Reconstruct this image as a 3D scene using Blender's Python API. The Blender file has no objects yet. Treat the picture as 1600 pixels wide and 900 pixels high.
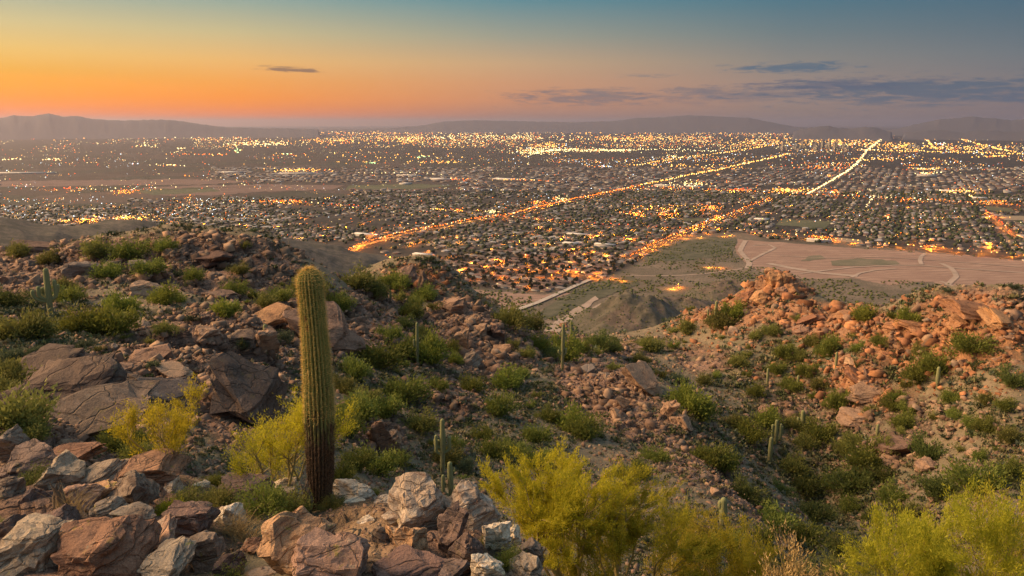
import bpy, bmesh, math, random
import numpy as np
from mathutils import Vector, Matrix, Euler
from mathutils import noise as mnoise

random.seed(7)
RNG = np.random.default_rng(7)
SC = bpy.context.scene
COL = SC.collection
R = math.radians

# ---------------------------------------------------------------- camera
PITCH = R(12.13)
FPX = 1200.0            # focal length in pixels of the 1600 px wide photograph
CAMZ = 345.0            # lookout height over the valley floor (floor is z = 0)
cam_d = bpy.data.cameras.new("camera")
cam_d.sensor_width = 36.0
cam_d.lens = 36.0 * FPX / 1600.0
cam_d.clip_start = 0.1
cam_d.clip_end = 150000.0
cam = bpy.data.objects.new("camera", cam_d)
cam.location = (0, 0, CAMZ)
cam.rotation_euler = (math.pi / 2 - PITCH, 0, 0)
COL.objects.link(cam)
SC.camera = cam

# ---------------------------------------------------------------- node helpers
class NT:
    def __init__(self, tree):
        self.t = tree; self.n = tree.nodes; self.l = tree.links
    def add(self, kind, **kw):
        nd = self.n.new(kind)
        for k, v in kw.items():
            setattr(nd, k, v)
        return nd
    def put(self, sock, v):
        if hasattr(v, 'is_output') or isinstance(v, bpy.types.NodeSocket):
            self.l.new(v, sock)
        elif v is not None:
            if isinstance(v, (tuple, list)) and len(v) == 3 and sock.type == 'RGBA':
                v = (*v, 1)
            sock.default_value = v
    def math(self, op, a, b=None, c=None, clamp=False):
        nd = self.add('ShaderNodeMath', operation=op, use_clamp=clamp)
        for i, v in enumerate((a, b, c)):
            if v is not None: self.put(nd.inputs[i], v)
        return nd.outputs[0]
    def vmath(self, op, a, b=None):
        nd = self.add('ShaderNodeVectorMath', operation=op)
        self.put(nd.inputs[0], a)
        if b is not None: self.put(nd.inputs[1], b)
        return nd.outputs[0] if op not in ('DOT_PRODUCT', 'LENGTH') else nd.outputs['Value']
    def mix(self, f, a, b, blend='MIX'):
        nd = self.add('ShaderNodeMix', data_type='RGBA', blend_type=blend)
        self.put(nd.inputs[0], f); self.put(nd.inputs[6], a); self.put(nd.inputs[7], b)
        return nd.outputs[2]
    def noise(self, vec, scale, detail=6, rough=0.6, dist=0.0):
        nd = self.add('ShaderNodeTexNoise')
        if vec is not None: self.put(nd.inputs['Vector'], vec)
        nd.inputs['Scale'].default_value = scale; nd.inputs['Detail'].default_value = detail
        nd.inputs['Roughness'].default_value = rough; nd.inputs['Distortion'].default_value = dist
        return nd.outputs[0]
    def voro(self, vec, scale, feature='F1', out='Distance', rand=1.0):
        nd = self.add('ShaderNodeTexVoronoi', feature=feature)
        if vec is not None: self.put(nd.inputs['Vector'], vec)
        nd.inputs['Scale'].default_value = scale
        nd.inputs['Randomness'].default_value = rand
        return nd.outputs[out]
    def ramp(self, f, stops, interp='LINEAR'):
        nd = self.add('ShaderNodeValToRGB')
        cr = nd.color_ramp; cr.interpolation = interp
        while len(cr.elements) > 1: cr.elements.remove(cr.elements[0])
        for i, (p, c) in enumerate(stops):
            e = cr.elements[0] if i == 0 else cr.elements.new(p)
            e.position = p
            e.color = (c, c, c, 1) if not isinstance(c, (tuple, list)) else (*c[:3], 1)
        self.put(nd.inputs[0], f)
        return nd.outputs[0]
    def mapr(self, v, a, b, c=0.0, d=1.0, smooth=False):
        nd = self.add('ShaderNodeMapRange')
        if smooth: nd.interpolation_type = 'SMOOTHSTEP'
        self.put(nd.inputs[0], v)
        for i, x in enumerate((a, b, c, d)): nd.inputs[i + 1].default_value = x
        return nd.outputs[0]

def lin(*rgb):
    """8-bit sRGB to linear"""
    o = []
    for c in rgb:
        c = c / 255.0
        o.append(c / 12.92 if c <= 0.04045 else ((c + 0.055) / 1.055) ** 2.4)
    return tuple(o)

# ---------------------------------------------------------------- world: dusk sky, afterglow in the west (left)
SUN_AZ = -47.0          # degrees, measured clockwise from +Y (negative = left of the view axis)
SUN_EL = 5.5
world = bpy.data.worlds.new("World"); SC.world = world; world.use_nodes = True
w = NT(world.node_tree); w.n.clear()
geo = w.add('ShaderNodeTexCoord')
vec = w.vmath('NORMALIZE', geo.outputs['Generated'])
sep = w.add('ShaderNodeSeparateXYZ'); w.put(sep.inputs[0], vec)
el = w.math('MULTIPLY', w.math('ARCSINE', sep.outputs[2]), 180 / math.pi)
fac = w.math('SQRT', w.math('DIVIDE', w.math('MAXIMUM', el, 0.0), 90.0))
az = w.math('MULTIPLY', w.math('ARCTAN2', sep.outputs[0], sep.outputs[1]), 180 / math.pi)
rel = w.math('SUBTRACT', az, SUN_AZ)
rel = w.math('ABSOLUTE', w.math('WRAP', rel, 180.0, -180.0))     # degrees away from the sunset
def E(deg): return math.sqrt(deg / 90.0)
cols = [  # (degrees from the sunset, colours at increasing elevation)
    (4,  [(0, (262, 122, 10)), (.5, (285, 134, 0)), (1.4, (292, 166, 0)), (2.3, (290, 182, 0)), (3.2, (255, 188, 40)), (4.6, (250, 208, 112)), (6.2, (226, 206, 148)), (8.5, (160, 182, 168)), (20, (140, 170, 178)), (90, (168, 180, 188))]),
    (28, [(0, (228, 114, 40)), (.5, (264, 128, 20)), (1.6, (268, 154, 20)), (2.8, (255, 170, 72)), (4.2, (242, 188, 112)), (6.0, (206, 190, 142)), (8.5, (138, 168, 162)), (20, (134, 164, 176)), (90, (168, 180, 188))]),
    (47, [(0, (150, 110, 98)), (.5, (180, 124, 102)), (1.6, (214, 146, 104)), (2.8, (214, 156, 114)), (4.2, (204, 168, 128)), (6.0, (160, 160, 142)), (8.5, (96, 142, 152)), (20, (122, 154, 170)), (90, (168, 180, 188))]),
    (66, [(0, (132, 112, 108)), (.5, (146, 124, 116)), (1.6, (160, 136, 124)), (2.8, (156, 138, 128)), (4.2, (140, 136, 130)), (6.0, (112, 128, 132)), (8.5, (72, 118, 136)), (20, (108, 142, 162)), (90, (168, 180, 188))]),
    (84, [(0, (118, 106, 112)), (.5, (124, 112, 118)), (1.6, (124, 116, 122)), (2.8, (116, 118, 124)), (4.2, (102, 116, 126)), (6.0, (84, 108, 124)), (8.5, (60, 100, 124)), (20, (100, 132, 154)), (90, (168, 180, 188))]),
]  # out-of-view upper sky raised above dusk brightness to fill the shadows
sky = None; pd = None
for d, st in cols:
    c = w.ramp(fac, [(E(e), lin(*rgb)) for e, rgb in st], 'B_SPLINE' if False else 'LINEAR')
    if sky is None: sky = c
    else: sky = w.mix(w.mapr(rel, pd, d, 0, 1), sky, c)
    pd = d
# a soft, wide afterglow round the place where the sun went down
# thin cloud bars, laid out in azimuth and elevation
def cloud(az0, el0, raz, rel_, strength, col, soft=0.55):
    global sky
    comb = w.add('ShaderNodeCombineXYZ')
    w.put(comb.inputs[0], w.math('DIVIDE', w.math('SUBTRACT', az, az0), raz))
    w.put(comb.inputs[1], w.math('DIVIDE', w.math('SUBTRACT', el, el0), rel_))
    cc = w.add('ShaderNodeCombineXYZ')
    w.put(cc.inputs[0], w.math('MULTIPLY', az, .55)); w.put(cc.inputs[1], w.math('MULTIPLY', el, 4.2)); cc.inputs[2].default_value = az0
    nz = w.noise(cc.outputs[0], 1.0, 9, .66, .6)
    r = w.vmath('LENGTH', comb.outputs[0])
    r = w.math('ADD', r, w.math('MULTIPLY', w.math('SUBTRACT', nz, .5), 4.2))
    m = w.mapr(r, 1.05, .25, 0, strength, True)
    sky = w.mix(m, sky, lin(*col))
def pxaz(px): return math.degrees(math.atan((px - 800) / FPX))
def pyel(py): return 12.13 * 0 + math.degrees(math.atan((450 - py) / FPX)) - 12.13
for (x0, x1, y, hh, s, c) in [
        (430, 508, 112, 3.0, .75, (110, 92, 90)), (1140, 1330, 111, 6, .85, (84, 108, 128)),
        (800, 1010, 153, 9, .75, (118, 112, 118)), (880, 990, 143, 4, .5, (120, 118, 124)),
        (1020, 1250, 152, 7, .55, (112, 110, 120)), (1180, 1800, 148, 13, .85, (82, 102, 122)),
        (1150, 1420, 138, 6, .7, (86, 98, 120)), (1020, 1130, 141, 4, .55, (112, 112, 122)),
        (965, 1040, 119, 2.5, .5, (120, 122, 126)), (1480, 1900, 158, 7, .7, (80, 100, 122))]:
    cloud((pxaz(x0) + pxaz(x1)) / 2, pyel(y) + .0, (pxaz(x1) - pxaz(x0)) / 2 * 1.15, hh / 21.0 * 1.5, s, c)
bg = w.add('ShaderNodeBackground'); w.put(bg.inputs[0], sky); bg.inputs[1].default_value = 0.52
wo = w.add('ShaderNodeOutputWorld'); w.put(wo.inputs[0], bg.outputs[0])
world.cycles.sampling_method = 'AUTOMATIC'

# ---------------------------------------------------------------- last light: low, wide and warm, from the left ahead
sun_d = bpy.data.lights.new("sun", 'SUN'); sun_d.energy = 3.9; sun_d.angle = R(46); sun_d.color = (1.0, 0.61, 0.30)
sun = bpy.data.objects.new("sun", sun_d); COL.objects.link(sun)
LIGHT_AZ, LIGHT_EL = -82.0, 31.0
sdir = Vector((math.sin(R(LIGHT_AZ)) * math.cos(R(LIGHT_EL)), math.cos(R(LIGHT_AZ)) * math.cos(R(LIGHT_EL)), math.sin(R(LIGHT_EL))))
sun.rotation_euler = sdir.to_track_quat('Z', 'Y').to_euler()
SC.view_settings.view_transform = 'Standard'; SC.view_settings.look = 'None'
SC.view_settings.exposure = 0.93; SC.view_settings.gamma = 1.0
SC.render.engine = 'CYCLES'
cy = SC.cycles
cy.max_bounces = 5; cy.diffuse_bounces = 2; cy.glossy_bounces = 1; cy.transmission_bounces = 2
cy.volume_bounces = 0; cy.transparent_max_bounces = 4; cy.use_denoising = True
cy.sample_clamp_direct = 0; cy.sample_clamp_indirect = 3.0; cy.use_light_tree = True
cy.caustics_reflective = False; cy.caustics_refractive = False

# ---------------------------------------------------------------- object helpers
def tag(o, label=None, cat=None, group=None, kind=None):
    if label: o['label'] = label
    if cat: o['category'] = cat
    if group: o['group'] = group
    if kind: o['kind'] = kind
    return o

def npmesh(name, V, F, mats=None, mi=None, smooth=False, cols=None):
    """V (n,3); F (m,k) int array, or a list of such arrays with different k"""
    V = np.asarray(V, np.float32)
    if isinstance(F, list) and not isinstance(F[0], np.ndarray): F = np.array(F)
    Fs = F if isinstance(F, list) else [F]
    Fs = [np.asarray(f, np.int32) for f in Fs if len(f)]
    me = bpy.data.meshes.new(name)
    me.vertices.add(len(V)); me.vertices.foreach_set('co', V.ravel())
    idx = np.concatenate([f.ravel() for f in Fs]); tot = np.concatenate([np.full(len(f), f.shape[1], np.int32) for f in Fs])
    st = np.concatenate([[0], np.cumsum(tot)[:-1]]).astype(np.int32)
    me.loops.add(len(idx)); me.loops.foreach_set('vertex_index', idx)
    me.polygons.add(len(tot)); me.polygons.foreach_set('loop_start', st); me.polygons.foreach_set('loop_total', tot)
    for m in (mats or []): me.materials.append(m)
    if mi is not None: me.polygons.foreach_set('material_index', np.asarray(mi, np.int32))
    if smooth: me.polygons.foreach_set('use_smooth', np.ones(len(tot), bool))
    me.update(calc_edges=True)
    for k, a in (cols or {}).items():
        at = me.color_attributes.new(k, 'FLOAT_COLOR', 'POINT')
        buf = np.ones((len(V), 4), np.float32); buf[:, :a.shape[1]] = a
        at.data.foreach_set('color', buf.ravel())
    return me

def link(name, me, parent=None, loc=None):
    o = bpy.data.objects.new(name, me); COL.objects.link(o)
    if parent is not None: o.parent = parent
    if loc is not None: o.location = loc
    return o

# ---------------------------------------------------------------- picture <-> place
CP, SP = math.cos(PITCH), math.sin(PITCH)
def ray(px, py):
    """horizontal unit direction and slope of the ray through a photograph pixel"""
    x = (px - 800) / FPX; v = (450 - py) / FPX
    X, Y, Z = x, CP + v * SP, -SP + v * CP
    h = np.hypot(X, Y)
    return X / h, Y / h, Z / h
def proj(X, Y, Z):
    Zr = Z - CAMZ
    f = Y * CP - Zr * SP; u = Y * SP + Zr * CP
    f = np.where(f < .05, .05, f)
    return 800 + FPX * X / f, 450 - FPX * u / f
def plain(px, py):
    """point of the valley floor (z = 0) seen at a pixel"""
    x, y, s = ray(np.asarray(px, float), np.asarray(py, float))
    d = CAMZ / np.maximum(-s, 1e-3)
    return x * d, y * d

# ---------------------------------------------------------------- numpy noise
def h2(ix, iy, k=0):
    n = (ix.astype(np.int64) * 374761393 + iy.astype(np.int64) * 668265263 + k * 2147483647) & 0xffffffff
    n = ((n ^ (n >> 13)) * 1274126177) & 0xffffffff
    n = ((n ^ (n >> 16)) * 2246822519) & 0xffffffff
    n = n ^ (n >> 15)
    return (n & 0xffffff) / float(0xffffff)
def vnoise(x, y, k=0):
    ix = np.floor(x); iy = np.floor(y); fx = x - ix; fy = y - iy
    fx = fx * fx * (3 - 2 * fx); fy = fy * fy * (3 - 2 * fy)
    a = h2(ix, iy, k); b = h2(ix + 1, iy, k); c = h2(ix, iy + 1, k); d = h2(ix + 1, iy + 1, k)
    return (a + (b - a) * fx) * (1 - fy) + (c + (d - c) * fx) * fy
def fbm(x, y, oct=5, k=0, ridge=False):
    s = 0; a = .5; t = 0
    for i in range(oct):
        n = vnoise(x, y, k + i * 7)
        if ridge: n = 1 - np.abs(2 * n - 1)
        s = s + a * n; t += a; a *= .5
        x, y = x * 1.93 + y * .55, y * 1.93 - x * .55
    return s / t
def blocks(x, y, k=0, tilt=.5):
    """fractured rock: Voronoi cells, each with its own height and tilt; returns height (about -.5..1) and nearness to a crack"""
    ix = np.floor(x); iy = np.floor(y)
    f1 = np.full(x.shape, 9.); f2 = np.full(x.shape, 9.); h = np.zeros(x.shape)
    for dx in (-1, 0, 1):
        for dy in (-1, 0, 1):
            cx = ix + dx; cyy = iy + dy
            px = cx + h2(cx, cyy, k); py = cyy + h2(cx, cyy, k + 1)
            ex = x - px; ey = y - py
            d = np.maximum(np.abs(ex * .92 + ey * .38), np.abs(ey * .92 - ex * .38)) * .7 + np.hypot(ex, ey) * .3
            hh = h2(cx, cyy, k + 2) + ex * (h2(cx, cyy, k + 3) - .35) * tilt * 2 + ey * (h2(cx, cyy, k + 4) - .65) * tilt * 2
            c = d < f1
            f2 = np.where(c, f1, np.minimum(f2, d)); h = np.where(c, hh, h); f1 = np.where(c, d, f1)
    crack = np.clip(1 - (f2 - f1) / .16, 0, 1)
    return h, crack
def ss(x, a, b):
    t = np.clip((x - a) / (b - a), 0, 1); return t * t * (3 - 2 * t)

# ---------------------------------------------------------------- hillside: control points (px, py, distance) read off the photograph
VIS = [(0,900,7.3),(0,800,9.2),(0,720,12),(200,900,7.1),(200,800,8.8),(200,750,10),(300,745,10.5),(400,900,6.8),(400,820,8.3),(400,775,9.8),
 (520,900,6.5),(520,810,8.5),(500,792,9.2),(600,850,7),(600,790,8.6),(700,900,6.7),(700,850,7.3),(720,800,7.9),(800,880,7.2),(560,770,9.8),
 (0,680,19),(0,630,26),(0,590,33),(0,540,42),(0,500,52),(0,450,66),(0,410,80),(0,392,90),
 (100,690,19),(100,640,25),(100,600,31),(100,560,38),(100,520,48),(100,480,60),(100,440,72),(100,400,84),(100,386,90),
 (200,690,20),(200,640,26),(200,600,32),(200,560,39),(200,520,47),(200,480,57),(200,440,69),(200,400,82),(210,380,90),
 (320,700,22),(320,640,28),(320,600,33),(320,560,40),(320,520,48),(320,480,57),(320,440,68),(320,400,80),(320,392,88),
 (440,720,24),(440,660,31),(440,600,39),(440,560,46),(440,500,57),(440,450,68),(440,416,80),
 (550,740,27),(550,680,37),(550,620,46),(550,560,54),(550,500,66),(550,460,78),(540,438,88),
 (640,740,33),(640,680,42),(640,620,52),(640,560,62),(640,500,76),(640,460,92),(640,436,108),
 (700,760,31),(700,700,42),(700,640,52),(700,580,63),(700,530,73),(700,490,86),(700,462,100),
 (800,800,30),(800,740,38),(800,680,48),(800,620,60),(800,570,71),(790,530,82),(770,505,93),
 (900,850,28),(900,780,36),(900,700,50),(900,640,62),(900,580,79),(900,550,92),(890,532,104),
 (1000,850,30),(1000,780,40),(1000,700,54),(1000,640,66),(1000,605,75),(990,580,84),
 (1000,556,138),(1000,540,150),(990,524,163),(940,560,110),(935,535,135),
 (1080,800,38),(1080,720,52),(1080,670,64),(1075,640,73),
 (1085,618,120),(1080,580,136),(1080,540,155),(1080,510,172),(1080,482,190),
 (1150,850,36),(1170,800,45),(1170,745,58),
 (1180,720,100),(1170,660,115),(1170,600,135),(1170,540,156),(1170,500,172),(1170,462,188),
 (1250,880,42),(1250,815,58),(1270,785,96),(1250,720,107),(1250,660,120),(1250,600,137),(1250,540,156),(1250,490,172),(1250,462,184),
 (1350,880,60),(1350,830,80),(1350,760,97),(1350,700,110),(1350,640,123),(1350,580,138),(1350,530,152),(1350,490,166),
 (1450,860,66),(1450,780,84),(1450,700,105),(1450,640,118),(1450,580,133),(1450,530,147),(1450,500,158),
 (1580,860,62),(1580,780,78),(1580,700,97),(1580,640,110),(1580,580,125),(1580,530,138),(1580,482,152),
 (1215,424,190),
 # dark spurs of the range beyond the near left ridge
 (-60,342,1600),(0,345,1650),(-60,386,1280),(0,386,1300),(100,357,1750),(100,386,1400),(190,347,1800),(180,386,1400),(300,366,1800),(300,390,1450),
 (400,374,1850),(430,398,1500),(520,382,1900),(490,402,1600)]
HID = []   # (azimuth, distance, z relative to the camera)
for a in (-180, -120, -75, -50, -35, -18, 0, 18, 35, 50, 75, 120, 180):
    HID += [(a, 1, -1.75), (a, 2.5, -2.35), (a, 4, -3.1)]
for a in (-75, -120, -180, 75, 120, 180):
    HID += [(a, 10, -5), (a, 40, -14), (a, 150, -40), (a, 600, -150), (a, 2500, -350)]
HID += [(-32,14.5,-7.6),(-22,14,-7.6),(-14,13,-8.8),(-14,19,-11.4),(-5,12,-8.2),(-5,19,-11.8),(3,10,-6.9),(3,17,-11.9),(10,6,-4.8),(10,10,-7.0),(10,17,-11.7),
 (20,6,-4.7),(20,12,-8.5),(20,24,-16.6),(30,6,-4.8),(30,10,-7.3),(30,20,-14.0),(30,40,-31),(38,10,-7.6),(38,24,-20),(38,45,-34),(48,10,-9),(48,45,-33),(48,110,-48),
 (-48,10,-6),(-48,40,-12),(-48,90,-15),(-48,300,-90),(-48,1500,-170)]
for a in (-40, -34, -26, -20):
    HID += [(a, 115, -24), (a, 160, -50), (a, 300, -110), (a, 600, -190), (a, 1000, -225), (a, 2300, -352), (a, 2600, -356)]
for a in (-14, -9):
    HID += [(a, 130, -36), (a, 170, -62), (a, 300, -120), (a, 600, -215), (a, 1000, -290), (a, 1300, -330), (a, 2100, -352), (a, 2600, -356)]
for a in (-4, 2, 7):
    HID += [(a, 145 if a < 0 else 185, -52), (a, 300, -112), (a, 600, -225), (a, 900, -320), (a, 1100, -350), (a, 1500, -352), (a, 2600, -356)]
for a in (12, 17, 23, 30, 36, 42, 50):
    HID += [(a, 215, -64), (a, 300, -110), (a, 600, -225), (a, 900, -320), (a, 1100, -350), (a, 1500, -352), (a, 2600, -356)]
pts = []
for px, py, d in VIS:
    if px > 1080 and d > 61 and py > 470 and d < 200: d *= .9 + .25 * (py - 480) / 380     # the right slope stands up steeply from the ravine
    x, y, s = ray(px, py); pts.append((math.atan2(x, y), math.log(d), s))
for a, d, z in HID: pts.append((R(a), math.log(d), z / d))
pts = np.array(pts)
AK = 2.2
def feat(az, lr): return np.stack([az * AK, lr], -1)
KC = .03
def kern(A, B):
    d2 = ((A[:, None, 0] - B[None, :, 0]) ** 2 + (A[:, None, 1] - B[None, :, 1]) ** 2)
    return np.sqrt(d2 + KC * KC)
CT = feat(pts[:, 0], pts[:, 1])
Kmat = kern(CT, CT); nC = len(CT)
Aug = np.zeros((nC + 1, nC + 1)); Aug[:nC, :nC] = Kmat - np.eye(nC) * .004; Aug[nC, :nC] = 1; Aug[:nC, nC] = 1
Wt = np.linalg.solve(Aug, np.concatenate([pts[:, 2], [0]]))
W32 = Wt[:nC].astype(np.float32); CT32 = CT.astype(np.float32)
def slope_field(az, lr):
    out = np.empty(az.size, np.float32); f = feat(az.ravel(), lr.ravel()).astype(np.float32)
    n2 = (CT32 ** 2).sum(1)
    for i in range(0, len(f), 20000):
        g = f[i:i + 20000]
        d2 = (g ** 2).sum(1)[:, None] + n2[None] - 2 * g @ CT32.T
        out[i:i + 20000] = np.sqrt(np.maximum(d2, 0) + KC * KC) @ W32 + Wt[nC]
    return out.reshape(az.shape)

def ell(px, py, L):
    m = np.zeros(px.shape)
    for cx, cyy, rx, ry, wgt, rot in L:
        c, s = math.cos(R(rot)), math.sin(R(rot))
        dx = px - cx; dy = py - cyy
        u = (dx * c + dy * s) / rx; v = (-dx * s + dy * c) / ry
        m = np.maximum(m, wgt * np.clip(1.6 - 1.1 * np.sqrt(u * u + v * v), 0, 1))
    return np.clip(m, 0, 1)
ROCKY = [(220,400,260,28,1,0),(330,430,160,34,.8,5),(60,430,100,40,.8,0),(430,440,60,50,.9,0),(300,560,200,70,1,-12),(110,600,140,45,1,-12),(1400,650,160,60,.32,10),(1200,620,110,60,.3,0),(140,670,160,40,1,0),
 (370,630,90,60,1,30),(480,520,90,50,1,0),(580,490,70,40,.9,20),(600,540,60,30,.8,20),(650,440,50,26,1,0),(720,500,60,36,1,20),(760,550,80,42,1,0),(700,630,50,60,.8,60),(590,680,45,30,.8,0),
 (960,630,110,45,1,42),(1050,700,90,40,.8,45),(870,520,60,16,.6,15),(1150,760,110,28,.6,40),
 (1225,440,60,32,1,0),(1130,480,70,30,.95,0),(1300,500,120,26,1,8),(1450,530,120,34,1,0),(1540,500,100,44,1,0),(1340,590,50,28,.9,30),(1500,560,120,26,.7,0),(1000,545,90,24,.5,0),(1100,560,60,25,.6,0),
 (100,820,240,110,1,0),(640,850,170,80,.7,0),(1380,710,40,30,.7,0)]
GREEN = [(70,530,120,50,.9,10),(200,430,60,20,.4,0),(820,620,90,60,.5,0),(780,720,100,60,.55,0),(1150,640,70,60,.45,0),(1330,740,120,60,.5,20),(1250,560,120,40,.3,0),(640,600,60,50,.4,0),(900,560,90,20,.5,0),(1300,820,160,60,.5,0)]
# local bosses of bedrock (px, py, radius m, height m)
BOSS = [(205,400,9,2.2),(320,410,7,1.6),(440,430,6,2.2),(642,446,7,3.4),(720,485,8,2.6),(760,530,6,2.6),(590,690,4,1.6),(1220,446,9,1.8),(1240,460,9,1.6),(1530,500,16,3.6),(1450,515,7,2.5),(1345,600,5,2.4),(1130,490,8,2.2),(1385,715,4,1.6),(1050,660,7,1.4),(940,620,9,1.2),(100,560,8,.7),(370,640,6,.7),(700,640,4,1.0)]
BOSSW = []
def terrain_height(az, rr, detail=True):
    """height above the valley floor and colour data for polar positions"""
    lr = np.log(rr)
    q = slope_field(az, lr)
    X = np.sin(az) * rr; Y = np.cos(az) * rr; Z = q * rr + CAMZ
    for bx, by, br, bh in BOSSW:
        Z = Z + bh * np.exp(-(((X - bx) ** 2 + (Y - by) ** 2) / br ** 2) ** 1.5)
    px, py = proj(X, Y, Z)
    near = np.abs(az) < R(60)
    rocky = np.where(near & (rr < 400), ell(px, py, ROCKY), .6)
    green = np.where(near & (rr < 400), ell(px, py, GREEN), .2)
    n = fbm(X / 9, Y / 9, 4, 3)
    rocky = np.clip(rocky + (n - .5) * .9 * (rr > 12) * np.clip(rocky * 3 + .25, 0, 1), 0, 1)
    if detail:
        far = ss(rr, 260, 500)
        lim = np.clip(rr / 14, .25, 1.)
        dz = (fbm(X / 16, Y / 16, 5, 11) - .5) * 1.6 * lim * ss(rr, 10, 30)
        th = R(28)
        u = X * math.cos(th) + Y * math.sin(th); v = -X * math.sin(th) + Y * math.cos(th)
        wv = fbm(X / 3, Y / 3, 3, 51) * 1.2
        amp = rocky * (1 - far)
        h1, c1 = blocks(u / 5.0 + wv * .25, v / 3.2, 21, .45); a1 = ss(rr, 24, 50)
        h2_, c2 = blocks(u / 1.9 + wv * .4, v / 1.2, 31, .5); a2 = ss(rr, 10, 22)
        h3, c3 = blocks(u / .75, v / .5, 41, .5); a3 = 1 - ss(rr, 130, 220) * .6
        blk = a1 * (1.0 * (h1 - .5) - .35 * c1 ** 3) + a2 * (.5 * (h2_ - .5) - .2 * c2 ** 3) + a3 * (.17 * (h3 - .5) - .06 * c3 ** 3)
        # big blocks break the ground only where the bedrock is bare; rubble everywhere
        dz = dz + amp * blk + (1 - amp) * (1 - far) * a3 * .35 * (.3 * (h3 - .5) * (h3 > .62) + (.25 * (h2_ - .6) * (h2_ > .7)) * a2)
        dz = dz + (fbm(X / .6, Y / .6, 3, 61) - .5) * .12 * (1 - far)
        fh = far * ss(-(q * rr) , 0, 60) * ss(Z, 2, 50)
        dz = dz + fh * (fbm(X / 210, Y / 210, 6, 71, True) - .55) * 42
        Z = Z + dz
        crack = np.clip(a1 * c1 * .7 + a2 * c2 * .8 + a3 * c3 * .5, 0, 1) * amp
    else:
        crack = np.zeros(Z.shape)
    return X, Y, Z, rocky, green, crack

# bosses placed through the undetailed surface
def col_hit(px, py, rmin=4.5, rmax=400):
    rr = np.exp(np.linspace(math.log(rmin), math.log(rmax), 500))
    x, y, s = ray(px, py)
    az = np.full(rr.shape, math.atan2(x, y))
    X, Y, Z, *_ = terrain_height(az, rr, False)
    ok = np.nonzero(Z - CAMZ >= s * rr)[0]
    i = ok[0] if len(ok) else len(rr) - 1
    return X[i], Y[i], Z[i], rr[i]
_bw = []
for px, py, br, bh in BOSS:
    X, Y, Z, r_ = col_hit(px, py + 6); _bw.append((X, Y + br * .3, br, bh))
BOSSW = _bw

azs = np.concatenate([np.linspace(-180, -56, 32)[:-1], np.linspace(-56, -37.5, 38)[:-1], np.linspace(-37.5, 37.5, 680), np.linspace(37.5, 56, 38)[1:], np.linspace(56, 180, 32)[1:]])
rs = np.exp(np.concatenate([np.linspace(math.log(.7), math.log(4.6), 36)[:-1], np.linspace(math.log(4.6), math.log(30), 160)[:-1], np.linspace(math.log(30), math.log(230), 350)[:-1], np.linspace(math.log(230), math.log(2550), 110)]))
AZ, RR = np.meshgrid(np.radians(azs), rs, indexing='xy')
TX, TY, TZ, TROCK, TGREEN, TCRACK = terrain_height(AZ, RR)
TPX, TPY = proj(TX, TY, TZ)
TS = (TZ - CAMZ) / RR
TVIS = TS >= np.maximum.accumulate(TS, axis=0) - 1e-4
nr, nc = TX.shape
def hit(px, py, rmin=4.6, rmax=2500):
    """where the ray through a photograph pixel meets the built hillside"""
    x, y, s = ray(px, py)
    a = math.degrees(math.atan2(x, y)); c = int(np.clip(np.searchsorted(azs, a), 1, nc - 1))
    if a - azs[c - 1] < azs[c] - a: c -= 1
    ok = np.nonzero((TS[:, c] >= s) & (rs >= rmin) & (rs <= rmax))[0]
    i = ok[0] if len(ok) else np.searchsorted(rs, rmax) - 1
    return float(TX[i, c]), float(TY[i, c]), float(TZ[i, c]), float(rs[i])
LOGR = np.log(rs)
def ground(x, y):
    """height of the built hillside under a point"""
    a = math.degrees(math.atan2(x, y)); r_ = math.hypot(x, y)
    c = int(np.clip(np.searchsorted(azs, a), 1, nc - 1)); i = int(np.clip(np.searchsorted(rs, r_), 1, nr - 1))
    fa = (a - azs[c - 1]) / (azs[c] - azs[c - 1]); fr = np.clip((r_ - rs[i - 1]) / (rs[i] - rs[i - 1]), 0, 1)
    return float((TZ[i-1, c-1] * (1-fa) + TZ[i-1, c] * fa) * (1-fr) + (TZ[i, c-1] * (1-fa) + TZ[i, c] * fa) * fr)

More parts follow.
